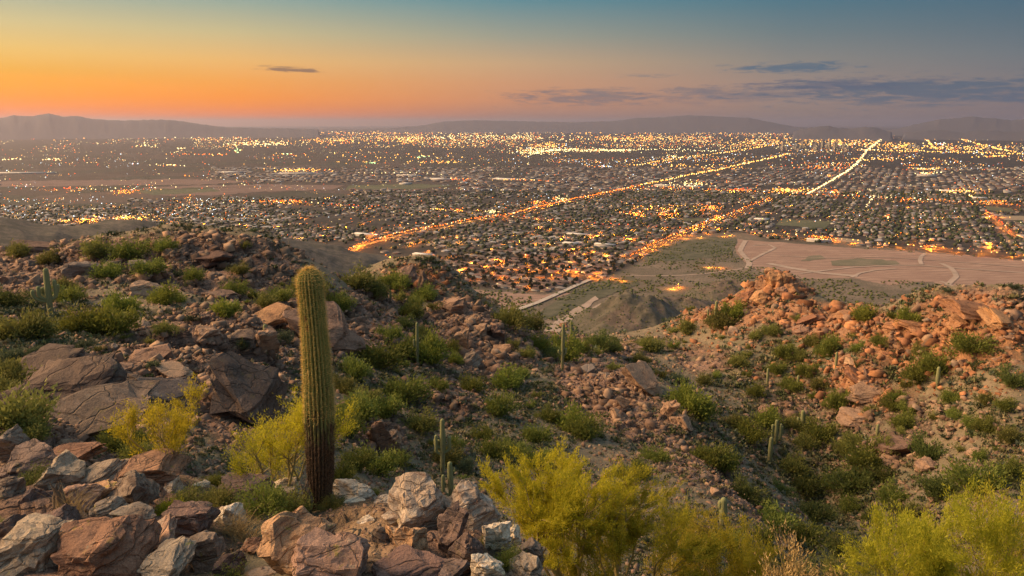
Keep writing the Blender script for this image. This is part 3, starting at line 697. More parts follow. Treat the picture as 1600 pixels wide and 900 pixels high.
# hero stones read off the photograph: centre px,py, width, height (photo px), distance, roll deg, pitch deg, material, flat, label
H = [
 (18,698,52,40,11.5,-12,5,'hero_grey',0,"grey pink block alone at the left edge above the rock pile"),
 (100,712,90,30,11,-4,10,'hero_orange',1,"orange topped flat stone behind the rock pile at the left"),
 (30,738,80,50,10.4,5,10,'hero_dark',0,"dark brown boulder at the left edge with a shrub on it"),
 (95,742,76,52,9.9,-14,12,'hero_grey',0,"grey green boulder with pale lichen in the left rock pile"),
 (150,748,80,44,9.7,-20,8,'hero_grey',1,"sloping grey stone with yellow lichen left of the orange topped boulder"),
 (233,729,100,54,9.6,-6,14,'hero_orange',1,"big flat topped orange boulder overhanging a dark gap"),
 (200,770,86,50,8.8,-14,14,'hero_grey',0,"rounded grey purple boulder in front of the big flat topped boulder"),
 (152,772,66,36,9.0,-22,10,'hero_orange',1,"narrow orange wedge of rock in the left rock pile"),
 (122,783,56,36,8.9,-10,10,'hero_pink',0,"small brown block below the narrow orange wedge"),
 (160,797,60,36,8.4,-10,16,'hero_grey',1,"pale thin slab lying across the left rock pile"),
 (207,802,54,28,8.1,4,16,'hero_grey',1,"light grey plate like stone in the left rock pile"),
 (48,796,60,52,9.2,-20,8,'hero_dark',0,"blackish boulder half hidden at the left edge"),
 (14,836,60,56,8.1,-22,8,'hero_dark',0,"dark block at the lower left edge of the photo"),
 (76,830,70,42,8.0,-8,8,'hero_dark',0,"hollowed dark brown block on the lower left slab"),
 (44,872,130,64,7.3,-20,12,'hero_grey',0,"large dark grey boulder in the bottom left corner"),
 (150,876,124,58,6.9,-16,16,'hero_orange',0,"large pink orange wedge at the bottom left"),
 (228,860,84,34,7.2,-32,14,'hero_pink',1,"tilted brown slab pointing up to the right at the lower left"),
 (285,822,98,46,7.8,6,6,'hero_dark',0,"dark reddish blocky rock with a black hollow"),
 (290,806,70,16,7.7,-3,16,'hero_pink',1,"thin plate capping the dark reddish blocky rock"),
 (308,866,58,44,7.1,-10,10,'hero_grey',0,"small brown boulder left of the green herb"),
 (252,890,100,44,6.6,-18,18,'hero_grey',1,"grey brown slab at the bottom edge left of the pink boulder"),
 (356,812,44,36,8.2,0,6,'hero_pale',0,"cream stone behind the dry grass"),
 (372,768,94,34,9.3,4,14,'hero_pink',1,"long pinkish flat stone left of the giant cactus"),
 (318,766,30,30,9.6,0,10,'hero_pale',0,"little pale stone behind the rounded grey purple boulder"),
 (265,768,34,24,9.3,0,10,'hero_pale',0,"little tan stone beside the rounded grey purple boulder"),
 (450,762,44,26,9.9,0,10,'hero_pale',0,"pale stone in the scrub left of the cactus foot"),
 (448,862,128,112,6.5,-24,6,'hero_orange',0,"huge pointed orange pink boulder at the bottom"),
 (508,884,130,84,6.1,10,16,'hero_pink',0,"big reddish boulder leaning on the pointed orange one"),
 (552,774,66,44,9.3,6,14,'hero_pale',0,"cream boulder just right of the cactus foot"),
 (603,790,40,28,8.7,0,14,'hero_pale',0,"small rounded cream stone between the cactus and the white boulders"),
 (545,792,44,22,9.0,0,20,'hero_pale',1,"low cream stone in the dirt right of the cactus foot"),
 (652,802,100,96,7.75,-4,20,'hero_pale',0,"largest white and cream boulder of the pale outcrop"),
 (732,790,88,62,7.7,-8,10,'hero_pale',0,"white boulder at the right end of the outcrop top"),
 (700,850,60,100,7.1,6,14,'hero_dark',0,"tall dark purple brown boulder in the pale outcrop"),
 (642,856,68,72,6.9,-4,10,'hero_orange',0,"tan and brown boulder under the largest white one"),
 (592,862,46,60,6.9,20,10,'hero_grey',0,"grey boulder at the edge of the dirt slope"),
 (638,896,110,28,6.2,-2,18,'hero_pink',1,"flat red brown rock at the bottom edge below the outcrop"),
 (733,872,58,84,6.8,8,8,'hero_dark',0,"brown fluted boulder right of the tall dark one"),
 (771,846,50,62,7.2,10,8,'hero_pale',0,"pale streaked boulder on the right shoulder of the outcrop"),
 (800,842,34,30,7.5,10,8,'hero_pale',0,"small whitish stone at the right shoulder of the outcrop"),
 (834,864,46,38,7.3,16,10,'hero_grey',0,"grey pink stone low at the right end of the outcrop"),
 (826,892,62,40,6.8,14,16,'hero_grey',0,"weathered pale block in the bottom right of the outcrop"),
 (700,898,60,26,6.2,0,10,'hero_dark',0,"dark stone at the bottom edge under the tall dark boulder"),
 (762,893,52,40,6.6,0,10,'hero_pale',0,"pale rock with a green shrub growing over it"),
 (570,820,30,18,8.0,0,10,'hero_pale',0,"fist like cream stone on the dirt slope"),
 (355,884,46,22,6.7,0,10,'hero_dark',0,"dark low rock beneath the green herb"),
 (10,775,44,34,9.6,0,10,'hero_grey',0,"grey stone at the left edge above the dark block"),
 (390,858,40,26,7.4,-10,10,'hero_orange',0,"orange stone left of the huge pointed boulder"),
 # mid distance slabs and outcrops (distance None: where they stand)
 (90,606,190,50,None,-20,26,'slab',1,"broad tilted grey slab on the slope at the left"),
 (195,614,95,42,None,-12,30,'slab',1,"dark brown slab to the right of the broad tilted one"),
 (140,668,190,54,None,-8,30,'slab',1,"long dark smooth slab just above the foreground rock pile"),
 (60,578,120,26,None,-18,26,'slab',1,"thin upper slab on the slope at the left edge"),
 (370,628,130,96,None,24,38,'slab',1,"large square grey slab with cracks left of the giant cactus"),
 (260,622,80,40,None,14,30,'rock_grey',1,"grey slab between the square slab and the brown slab"),
 (222,560,70,28,None,-8,30,'rock_pink',1,"flat pinkish slab high on the slabby slope"),
 (190,577,52,16,None,6,20,'rock_pink',1,"small brown lozenge slab on the slabby slope"),
 (275,583,56,16,None,6,20,'rock_pink',1,"second lozenge slab right of the first on the slabby slope"),
 (350,590,48,20,None,-14,20,'rock_grey',1,"light brown pointed slab on the slabby slope"),
 (372,528,64,28,None,-10,30,'slab',1,"grey plate right of the pinkish upper block"),
 (322,523,44,24,None,0,30,'rock_pink',0,"rounded pinkish block on the upper left slope"),
 (412,532,34,44,None,0,30,'rock_pink',0,"upright pink block beside the small saguaro"),
 (505,520,130,66,None,10,34,'rock_pink',1,"large smooth pinkish boulder behind the giant cactus"),
 (420,498,80,30,None,-8,20,'rock_orange',1,"cracked orange pink rock just left of the giant cactus"),
 (322,404,80,26,None,2,10,'rock_dark',0,"reddish domed boulder on the left ridge crest"),
 (122,426,50,30,None,0,30,'rock_grey',0,"grey rounded slab on the left ridge"),
 (228,453,44,18,None,0,10,'rock_pink',0,"brown boulder in the middle of the left ridge"),
 (345,462,50,12,None,4,10,'rock_dark',1,"dark overhanging ledge on the left ridge"),
 (205,381,60,12,None,2,10,'rock_dark',1,"dark capping ledge on top of the left ridge"),
 (60,388,66,16,None,6,10,'rock_dark',1,"dark bedded crest rock at the far left"),
 (590,680,36,60,None,-8,20,'rock_pink',0,"red outcrop block between the green shrubs"),
 (612,690,34,34,None,10,20,'rock_pink',0,"lower red block joined to the outcrop between the green shrubs"),
 (638,436,50,30,None,-30,10,'rock_dark',0,"jagged red peak beyond the middle ridge"),
 (660,442,18,36,None,10,0,'rock_dark',0,"upright red fin at the right of the jagged peak"),
 (705,480,44,22,None,-10,10,'rock_pink',0,"brown block stack on the middle ridge"),
 (722,530,24,38,None,0,10,'rock_pink',0,"upright pink block on the craggy outcrop"),
 (752,520,30,24,None,0,10,'rock_pink',0,"rounded block on top of the craggy outcrop"),
 (775,522,26,24,None,0,10,'rock_dark',0,"dark block at the right of the craggy outcrop"),
 (735,562,30,22,None,-20,10,'rock_grey',0,"pale block at the foot of the craggy outcrop"),
 (1010,600,70,38,None,34,30,'rock_pink',1,"smooth grey slab on top of the dark spur"),
 (975,632,30,24,None,30,20,'rock_pink',0,"brown block on the dark spur"),
 (1046,640,22,36,None,30,10,'rock_pink',0,"upright pink block on the edge of the dark spur"),
 (1068,662,40,26,None,36,20,'rock_pink',0,"rounded boulder low on the edge of the dark spur"),
 (1210,438,34,26,None,-10,10,'rock_orange',0,"red knob standing on the right ridge"),
 (1228,436,22,18,None,12,10,'rock_orange',0,"small orange block beside the red knob top"),
 (1205,424,20,14,None,-5,10,'rock_orange',1,"flat cap stone on the very top of the red knob"),
 (1222,456,26,18,None,-15,10,'rock_pink',0,"pinkish block under the red knob"),
 (1238,452,34,22,None,20,10,'rock_orange',0,"shoulder block right of the red knob"),
 (1190,464,34,22,None,-14,10,'rock_orange',0,"orange block left of the red knob"),
 (1165,466,30,18,None,-10,10,'rock_orange',0,"orange crag at the left end of the right ridge"),
 (1340,588,56,26,None,34,10,'rock_orange',1,"orange sunlit fin jutting from the right slope"),
 (1362,596,34,14,None,30,10,'rock_dark',0,"dark block under the orange fin on the right slope"),
 (1360,615,60,22,None,10,30,'rock_pink',1,"broad pink slab below the orange fin"),
 (1530,488,80,30,None,20,10,'rock_orange',1,"bedded orange crag at the top right"),
 (1570,500,70,34,None,26,14,'rock_orange',1,"second bedded orange crag at the right edge"),
 (1500,510,46,22,None,-10,14,'rock_orange',0,"orange block left of the bedded crags"),
 (1440,512,50,14,None,6,10,'rock_orange',1,"golden ledge on the crest of the right ridge"),
 (1400,510,34,16,None,0,10,'rock_orange',0,"golden block on the crest of the right ridge"),
 (1330,495,44,14,None,4,10,'rock_orange',1,"orange slab on the crest right of the red knob"),
 (1265,500,40,16,None,-20,10,'rock_orange',1,"tilted slab below the red knob"),
 (1245,518,36,14,None,-30,20,'rock_pink',1,"pink slab leaning on the slope below the red knob"),
 (1395,700,50,22,None,-10,10,'rock_dark',0,"dark red outcrop low on the right slope"),
 (1390,722,26,18,None,0,10,'rock_pink',0,"pink boulder in the ravine bottom"),
 (1452,732,36,16,None,0,14,'rock_pink',0,"pink slab just above the ravine bushes"),
 (1345,652,56,14,None,0,20,'rock_pink',1,"flat pink ledge in the middle of the right slope"),
 (980,540,44,12,None,-4,10,'rock_pink',1,"pink rock bank at the head of the ravine"),
 (882,514,20,18,None,0,10,'rock_orange',0,"pink pointed rock behind the tall saguaro pair"),
]
for i, (px, py, wd, ht, d, roll, pitch, mk, flat, lab) in enumerate(H):
    x, y, s = ray(px, py)
    if d is None:
        X, Y, Z, d = hit(px, py + ht * .42); X2, Y2 = x * d, y * d
        Zc = Z
    az_ = math.atan2(x, y); sl = math.sqrt(1 + s * s)
    W_ = wd * d * sl / FPX * 1.12; Hh = ht * d * sl / FPX
    dep = W_ * (.85 if not flat else .7)
    thick = Hh * (1.15 if not flat else .8)
    if flat: dep = max(dep, Hh / max(.2, abs(s) + .25) * .8); thick = max(thick * .62, W_ * .16)
    Xc, Yc, Zc = x * d, y * d, CAMZ + s * d
    hero = d < 14
    me = rock_mesh('boulder', (W_, dep, thick), 100 + i, [M[mk]], flat=bool(flat), detail=3 if hero else 2, rough=.045 if hero else .055, npts=20 if not flat else 16, smooth=False, bev=.035)
    # the stone sits on its spot; its middle is where the photograph shows it
    for v in me.vertices: v.co.z -= .35 * thick
    o = link('boulder', me)
    o.matrix_world = Matrix.Translation((Xc, Yc + dep * .15, Zc)) @ face_tilt(az_, R(pitch), R(roll), random.uniform(-.35, .35))
    tag(o, lab, 'boulder' if not flat else 'rock slab')

# shared shapes for the many stones
RV = []
for k in range(9):
    RV.append(rock_mesh('stone', (1, random.uniform(.65, 1), random.uniform(.5, .85)), 300 + k, [], detail=1, rough=.05, npts=13, bev=.04))
SV = []
for k in range(6):
    SV.append(rock_mesh('slab', (1, random.uniform(.6, .9), random.uniform(.2, .34)), 340 + k, [], flat=True, detail=1, rough=.035, npts=12, bev=.03))
def with_mat(me, mk):
    key = (me.name, mk)
    if key not in _mm:
        c = me.copy(); c.materials.clear(); c.materials.append(M[mk]); _mm[key] = c
    return _mm[key]
_mm = {}

# candidate places: visible hillside points, uniform over the picture
core = (np.abs(AZ) < R(36.5)) & (RR > 8) & (RR < 235) & TVIS
dpx = np.abs(np.gradient(TPY, axis=0)) + 1e-3          # screen height of a grid cell
cand = np.nonzero(core.ravel())[0]
wcell = np.clip(dpx.ravel()[cand], 0, 6)
def pick(n, weight):
    p = wcell * weight; p = p / p.sum()
    return RNG.choice(cand, n, replace=False, p=p)
taken = []
def free(px, py, r):
    for a, b, c in taken:
        if abs(a - px) < (r + c) and abs(b - py) < (r + c) * .6: return False
    return True
for (px, py, wd, ht, *_r) in H: taken.append((px, py, max(wd, ht) * .4))
rk = TROCK.ravel()[cand]; pxc = TPX.ravel()[cand]; pyc = TPY.ravel()[cand]; rc_ = RR.ravel()[cand]
sel = pick(2600, (rk ** 1.5 + .06) * np.where(pyc < 470, 1.6, 1.0))
XF, YF, ZF, RF, PXF, PYF, RKF = (a.ravel() for a in (TX, TY, TZ, RR, TPX, TPY, TROCK))
n_st = 0
kindw = {'rock_pink': 'pinkish brown', 'rock_orange': 'sunlit orange', 'rock_grey': 'grey brown', 'rock_dark': 'dark brown'}
stone_lab = {}
for s_ in sel:
    if n_st >= 185: break
    px, py, r_ = PXF[s_], PYF[s_], RF[s_]
    if not (0 < px < 1600 and py < 890): continue
    wpx = random.choice([14, 16, 18, 20, 24, 28, 36]) * (1.25 if r_ < 60 else 1.0) * (.8 if r_ > 110 else 1)
    if not free(px, py, wpx * .38): continue
    taken.append((px, py, wpx * .38))
    size = wpx * r_ / FPX
    slab = random.random() < .6
    me0 = random.choice(SV if slab else RV)
    if px > 1080 and py < 620: mk = random.choice(['rock_orange', 'rock_orange', 'rock_pink'])  # ridge stones hold the evening glow in their orange colour
    elif px < 480: mk = random.choice(['rock_grey', 'rock_dark', 'rock_pink', 'rock_pink'])
    else: mk = random.choice(['rock_pink', 'rock_pink', 'rock_grey', 'rock_dark'])
    o = link('stone', with_mat(me0, mk), loc=(XF[s_], YF[s_], ZF[s_] - size * .22))
    if slab: o.rotation_euler = (random.gauss(.42, .16), random.gauss(-.15 if px < 600 else .28, .22), random.uniform(-.7, .7))
    else: o.rotation_euler = (random.gauss(.1, .25), random.gauss(0, .25), random.uniform(0, 6.3))
    f = random.uniform(.85, 1.2); o.scale = (size * f, size, size * random.uniform(.7, 1.1))
    shp = 'slab' if slab else 'boulder'
    ww = where_words(px, py)
    tag(o, f"{kindw[mk]} angular {shp} {ww}", 'rock', f"{kindw[mk]} {shp}s {ww}")
    n_st += 1

# the rest of the rubble: one mass, thousands of little angular stones
def mesh_arrays(me):
    n = len(me.vertices); v = np.empty(n * 3, np.float32); me.vertices.foreach_get('co', v)
    me.calc_loop_triangles(); t = np.empty(len(me.loop_triangles) * 3, np.int32); me.loop_triangles.foreach_get('vertices', t)
    return v.reshape(-1, 3), t.reshape(-1, 3)
def scatter(protos, P, S, ROT, TILTX=None, TILTY=None, SZ=None):
    """numpy merge of many small copies; returns V,F, index of source item per vertex"""
    Vs, Fs, Is = [], [], []; base = 0
    ids = RNG.integers(0, len(protos), len(P))
    for k, (pv, pf) in enumerate(protos):
        m = np.nonzero(ids == k)[0]
        if not len(m): continue
        v = np.repeat(pv[None], len(m), 0) * S[m][:, None, None]
        if SZ is not None: v[..., 2] *= SZ[m][:, None]
        if TILTX is not None:
            c, s = np.cos(TILTX[m])[:, None], np.sin(TILTX[m])[:, None]
            y, z = v[..., 1] * c - v[..., 2] * s, v[..., 1] * s + v[..., 2] * c; v[..., 1], v[..., 2] = y, z
        if TILTY is not None:
            c, s = np.cos(TILTY[m])[:, None], np.sin(TILTY[m])[:, None]
            x, z = v[..., 0] * c + v[..., 2] * s, -v[..., 0] * s + v[..., 2] * c; v[..., 0], v[..., 2] = x, z
        c, s = np.cos(ROT[m])[:, None], np.sin(ROT[m])[:, None]
        x, y = v[..., 0] * c - v[..., 1] * s, v[..., 0] * s + v[..., 1] * c; v[..., 0], v[..., 1] = x, y
        v += P[m][:, None, :]
        n = pv.shape[0]
        Vs.append(v.reshape(-1, 3)); Fs.append((pf[None] + (np.arange(len(m)) * n)[:, None, None] + base).reshape(-1, 3)); Is.append(np.repeat(m, n))
        base += len(m) * n
    return np.concatenate(Vs), np.concatenate(Fs), np.concatenate(Is)
def mini(seed, flat):
    # a broken fragment: irregular five or six sided prism, narrower and tilted at the top
    rnd = random.Random(seed); n = rnd.choice([3, 4, 4, 4, 5]); an = sorted((i + rnd.uniform(-.33, .33)) / n * 6.283 for i in range(n))
    asp = rnd.uniform(.32, .75); th = rnd.uniform(.14, .26) if flat else rnd.uniform(.22, .45)
    r = [rnd.uniform(.36, .62) for _ in an]; tx, ty = rnd.uniform(-.5, .5) * th, rnd.uniform(-.5, .5) * th; sh = rnd.uniform(.8, 1.0)
    lo = [(math.cos(a) * q, math.sin(a) * q * asp, -.12) for a, q in zip(an, r)]
    hi = [(math.cos(a) * q * sh * rnd.uniform(.85, 1.05) + tx, math.sin(a) * q * asp * sh + ty, th * (1 + math.cos(a) * rnd.uniform(-.1, .5) + math.sin(a) * rnd.uniform(-.3, .3))) for a, q in zip(an, r)]
    V = np.array(lo + hi); F = []
    for i in range(n):
        j = (i + 1) % n; F += [[i, j, n + j], [i, n + j, n + i]]
    F += [[n, n + i, n + i + 1] for i in range(1, n - 1)]
    return V, np.array(F)
mprot = [mini(400 + k, k % 2 == 0) for k in range(10)]
pprot = [mini(440 + k, True) for k in range(8)]
def mat_rubble():
    m, t, b = new_mat('rubble')
    a = t.add('ShaderNodeAttribute'); a.attribute_name = 'tone'
    g = t.add('ShaderNodeNewGeometry'); n = t.noise(g.outputs['Position'], 2.2, 6, .7); n2 = t.noise(g.outputs['Position'], 11, 4, .7)
    c = t.mix(t.mapr(n, .35, .65), t.mix(1.0, a.outputs['Color'], (.75, .75, .78), 'MULTIPLY'), t.mix(1.0, a.outputs['Color'], (1.25, 1.2, 1.15), 'MULTIPLY'))
    t.put(b.inputs['Base Color'], c); bump(t, b, t.math('ADD', n, t.math('MULTIPLY', n2, .4)), .05)
    return m
M['rubble'] = mat_rubble()
def rubble(name, n, wfun, smin, smax, lab, near=False, plates=False):
    c2 = np.nonzero(((np.abs(AZ) < R(40)) & (RR > (4.8 if near else 11)) & (RR < (13 if near else 240))).ravel())[0]
    area = (RR.ravel()[c2] ** 2)
    vis = TVIS.ravel()[c2]
    pw = wcell_all[c2] * np.where(vis, 1, .04) * wfun(c2)
    idx = RNG.choice(c2, n, replace=True, p=pw / pw.sum())
    jit = RF[idx] * .004
    P = np.stack([XF[idx] + RNG.normal(0, 1, n) * jit, YF[idx] + RNG.normal(0, 1, n) * jit, ZF[idx]], 1)
    S = smin * (smax / smin) ** (RNG.random(n) ** 2.2) * RF[idx] / FPX
    P[:, 2] -= S * (.10 if plates else .03)
    if plates:
        left = PXF[idx] < 760
        V, F, I = scatter(pprot, P, S, RNG.normal(0, .5, n), RNG.normal(.38, .14, n), np.where(left, RNG.normal(-.12, .2, n), RNG.normal(.3, .22, n)), RNG.uniform(.6, 1.5, n))
    else: V, F, I = scatter(mprot, P, S, RNG.uniform(0, 6.28, n), RNG.normal(.25, .3, n), RNG.normal(0, .3, n), RNG.uniform(.5, 1.1, n))
    base = np.array([(.30,.205,.16), (.24,.165,.135), (.34,.245,.185), (.17,.115,.092), (.21,.145,.115), (.27,.205,.165)])
    bc = base[RNG.integers(0, len(base), n)] * RNG.uniform(.75, 1.2, (n, 1)) * np.array([1.0, .97, .88])
    om = (orange.ravel()[idx] > .25) & (RNG.random(n) < .7)  # rubble inside the mask is tinted with the same painted glow
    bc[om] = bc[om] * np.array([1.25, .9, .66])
    tag(link(name, npmesh(name, V, F, [M['rubble']], cols={'tone': bc[I]})), lab, kind='stuff')
wcell_all = np.clip(dpx.ravel(), 0, 6)
rubble('broken_rock_plates', 9000, lambda i: (RKF[i] ** 2 + .02) * np.where((PXF[i] > 1080) & (PYF[i] < 620), .6, 1), 6, 26, 'broken plates of layered bedrock lying shingled on the ridges', plates=True)
rubble('rubble', 31000, lambda i: (.8 + RKF[i] * .55) * np.where((PXF[i] > 1080) & (PYF[i] < 620) & (RKF[i] > .4), .6, 1) + .35 * (vnoise(XF[i] / 4, YF[i] / 4, 77) > .55), 3.0, 15, 'angular rubble strewn over the desert slopes')
rubble('gravel', 4200, lambda i: .4 + 2.0 * dirt.ravel()[i], 1.6, 12, 'small stones and gravel among the foreground boulders', True)

# ---------------------------------------------------------------- foliage
def mat_leaf(name, ca, cb, rand=.25, trans=.35):
    m, t, b = new_mat(name)
    oi = t.add('ShaderNodeObjectInfo'); g = t.add('ShaderNodeNewGeometry')
    n = t.noise(g.outputs['Position'], 1.3, 3, .6)
    f = t.math('ADD', t.math('MULTIPLY', g.outputs['Random Per Island'], .7), t.math('MULTIPLY', t.math('SUBTRACT', n, .5), .9))
    c = t.mix(t.math('ADD', f, .0, clamp=True), ca, cb)
    hs = t.add('ShaderNodeHueSaturation'); t.put(hs.inputs['Color'], c)
    t.put(hs.inputs['Value'], t.mapr(oi.outputs['Random'], 0, 1, 1 - rand, 1 + rand)); t.put(hs.inputs['Hue'], t.mapr(oi.outputs['Random'], 0, 1, .485, .515))
    t.put(b.inputs['Base Color'], hs.outputs[0])
    tr = t.add('ShaderNodeBsdfTranslucent'); t.put(tr.inputs[0], hs.outputs[0])
    mx = t.add('ShaderNodeMixShader'); mx.inputs[0].default_value = trans
    o = [x for x in t.n if x.type == 'OUTPUT_MATERIAL'][0]
    t.l.new(b.outputs[0], mx.inputs[1]); t.l.new(tr.outputs[0], mx.inputs[2]); t.l.new(mx.outputs[0], o.inputs[0])
    b.inputs['Roughness'].default_value = .7
    return m
M['leaf_green'] = mat_leaf('green_leaves', (.145, .18, .036), (.27, .30, .068))
M['leaf_olive'] = mat_leaf('olive_leaves', (.165, .175, .048), (.29, .29, .08))
M['leaf_sage'] = mat_leaf('sage_leaves', (.075, .11, .06), (.14, .165, .095))
M['leaf_yellow'] = mat_leaf('yellow_green_leaves', (.42, .41, .03), (.68, .60, .05), .1, .5)
M['leaf_fresh'] = mat_leaf('fresh_bush_leaves', (.17, .20, .035), (.30, .32, .06))
M['leaf_lime'] = mat_leaf('lime_leaves', (.34, .33, .03), (.55, .48, .05), .1, .5)
M['leaf_dark'] = mat_leaf('dark_scrub_leaves', (.095, .125, .035), (.18, .205, .06))
def mat_plain(name, c, rough=.9, c2=None, sc=6):
    m, t, b = new_mat(name)
    if c2:
        g = t.add('ShaderNodeTexCoord'); n = t.noise(g.outputs['Object'], sc, 5, .7); t.put(b.inputs['Base Color'], t.mix(t.mapr(n, .35, .65), c, c2)); bump(t, b, n, .02)
    else: b.inputs['Base Color'].default_value = (*c, 1)
    b.inputs['Roughness'].default_value = rough
    return m
M['bark'] = mat_plain('brown_bark', (.15, .11, .075), .9, (.23, .18, .12))
M['bark_pale'] = mat_plain('yellow_green_bark', (.30, .25, .10), .8, (.42, .34, .15))
M['twig_dry'] = mat_plain('dry_straw', (.36, .26, .11), .9, (.46, .34, .16))

def leaf_tris(C, size, rng, droop=0.0, aspect=2.4, axis=None):
    """one narrow triangle pair (rhomb) per centre"""
    n = len(C)
    a = rng.normal(0, 1, (n, 3)); a[:, 2] = np.abs(a[:, 2]) * .8 + droop
    if axis is not None: a = a * .6 + axis * 1.1
    a /= np.linalg.norm(a, axis=1)[:, None]
    b = np.cross(a, rng.normal(0, 1, (n, 3))); b /= np.linalg.norm(b, axis=1)[:, None]
    s = (size * rng.uniform(.6, 1.3, n))[:, None]
    V = np.stack([C - b * s / aspect * .6, C + b * s / aspect * .6, C + a * s], 1).reshape(-1, 3)
    q = np.arange(n)[:, None] * 3 + np.arange(3)[None]
    return V, q
def tube(path, rad, sides=4):
    """tapered tube along a path"""
    path = np.asarray(path, float); n = len(path)
    T = np.gradient(path, axis=0); T /= np.linalg.norm(T, axis=1)[:, None] + 1e-9
    up = np.where(np.abs(T[:, 2:3]) > .9, np.array([[1., 0, 0]]), np.array([[0., 0, 1.]]))
    A = np.cross(T, up); A /= np.linalg.norm(A, axis=1)[:, None] + 1e-9; B = np.cross(T, A)
    an = np.linspace(0, 2 * math.pi, sides, endpoint=False)
    V = (path[:, None] + np.asarray(rad)[:, None, None] * (A[:, None] * np.cos(an)[None, :, None] + B[:, None] * np.sin(an)[None, :, None])).reshape(-1, 3)
    i, j = np.meshgrid(np.arange(n - 1), np.arange(sides), indexing='ij'); j2 = (j + 1) % sides
    F = np.stack([i * sides + j, i * sides + j2, (i + 1) * sides + j2, (i + 1) * sides + j], -1).reshape(-1, 4)
    return V, F
def merge(parts):
    Vs, Fs, b = [], [], 0
    for V, F in parts:
        Vs.append(V); Fs.append(F + b); b += len(V)
    return np.concatenate(Vs), np.concatenate(Fs)

def bush_meshes(seed, nst=26, nlf=1300, leaf=.055, dome=.75, loose=.14, mats=('bark', 'leaf_green')):
    """unit bush (about 1 wide): radiating stems; leaves crowd along the stems in clumps"""
    rng = np.random.default_rng(seed)
    tubes = []; C = []; AX = []
    lob = rng.uniform(0, 6.28, 4); lobr = rng.uniform(.75, 1.1, 4)
    for k in range(nst):
        th = rng.uniform(0, 6.28); el_ = math.asin(rng.uniform(.12, 1)) 
        L = .5 * rng.uniform(.72, 1.05) * (1 + .22 * math.cos(th * 2 + lob[0]) + .15 * math.cos(3 * th + lob[1]))
        d = np.array([math.cos(th) * math.cos(el_), math.sin(th) * math.cos(el_), math.sin(el_) * dome * 1.35])
        t_ = np.linspace(0, 1, 4)[:, None]
        path = d[None] * t_ * L + rng.normal(0, .02, (4, 3)) * t_ + np.array([0, 0, .10]) * np.sin(t_ * 2.2) * (1 - d[2])
        path[0] = rng.normal(0, .03, 3) * [1, 1, 0]
        tubes.append(tube(path, [.012, .009, .006, .002], 3))
        m = max(6, int(nlf / nst))
        u = rng.beta(2.4, 1.1, m)[:, None]
        seg = np.clip((u * 3).astype(int), 0, 2)[:, 0]; fr = (u[:, 0] * 3 - seg)[:, None]
        base = path[seg] * (1 - fr) + path[seg + 1] * fr
        C.append(base + rng.normal(0, loose * .5, (m, 3)) * (.35 + .65 * u)); AX.append(np.repeat(d[None], m, 0))
    C = np.concatenate(C); C[:, 2] = np.maximum(C[:, 2], .01)
    V, F = leaf_tris(C, leaf, rng, .2, 2.2, np.concatenate(AX))
    tv, tf = merge(tubes)
    return npmesh('foliage', V, F, [M[mats[1]]]), npmesh('stems', tv, tf, [M[mats[0]]])

BT = {}
for kind, mats, dome in (('green', 'leaf_green', .78), ('olive', 'leaf_olive', .7), ('sage', 'leaf_sage', .62), ('lime', 'leaf_fresh', .85), ('dark', 'leaf_dark', .7)):
    BT[kind] = [bush_meshes(500 + len(BT) * 10 + k, 34, 3400, .064, dome, .17, ('bark', mats)) for k in range(3)]
    if kind in ('green', 'olive', 'sage'):
        BT[kind + '_small'] = [bush_meshes(600 + len(BT) * 10 + k, 16, 700, .10, dome, .16, ('bark', mats)) for k in range(2)]
def add_bush(kind, x, y, z, size, h=1.0, label='', cat='bush', group=None, name='desert_bush', small=False):
    key = kind + '_small' if small and kind + '_small' in BT else kind
    fm, sm = random.choice(BT[key])
    o = bpy.data.objects.new(name, None); COL.objects.link(o); o.location = (x, y, z); o.empty_display_size = .2
    o.scale = (size, size, size * h); o.rotation_euler = (0, 0, random.uniform(0, 6.28))
    link('foliage', fm, o)
    if not small: link('stems', sm, o)
    return tag(o, label, cat, group)

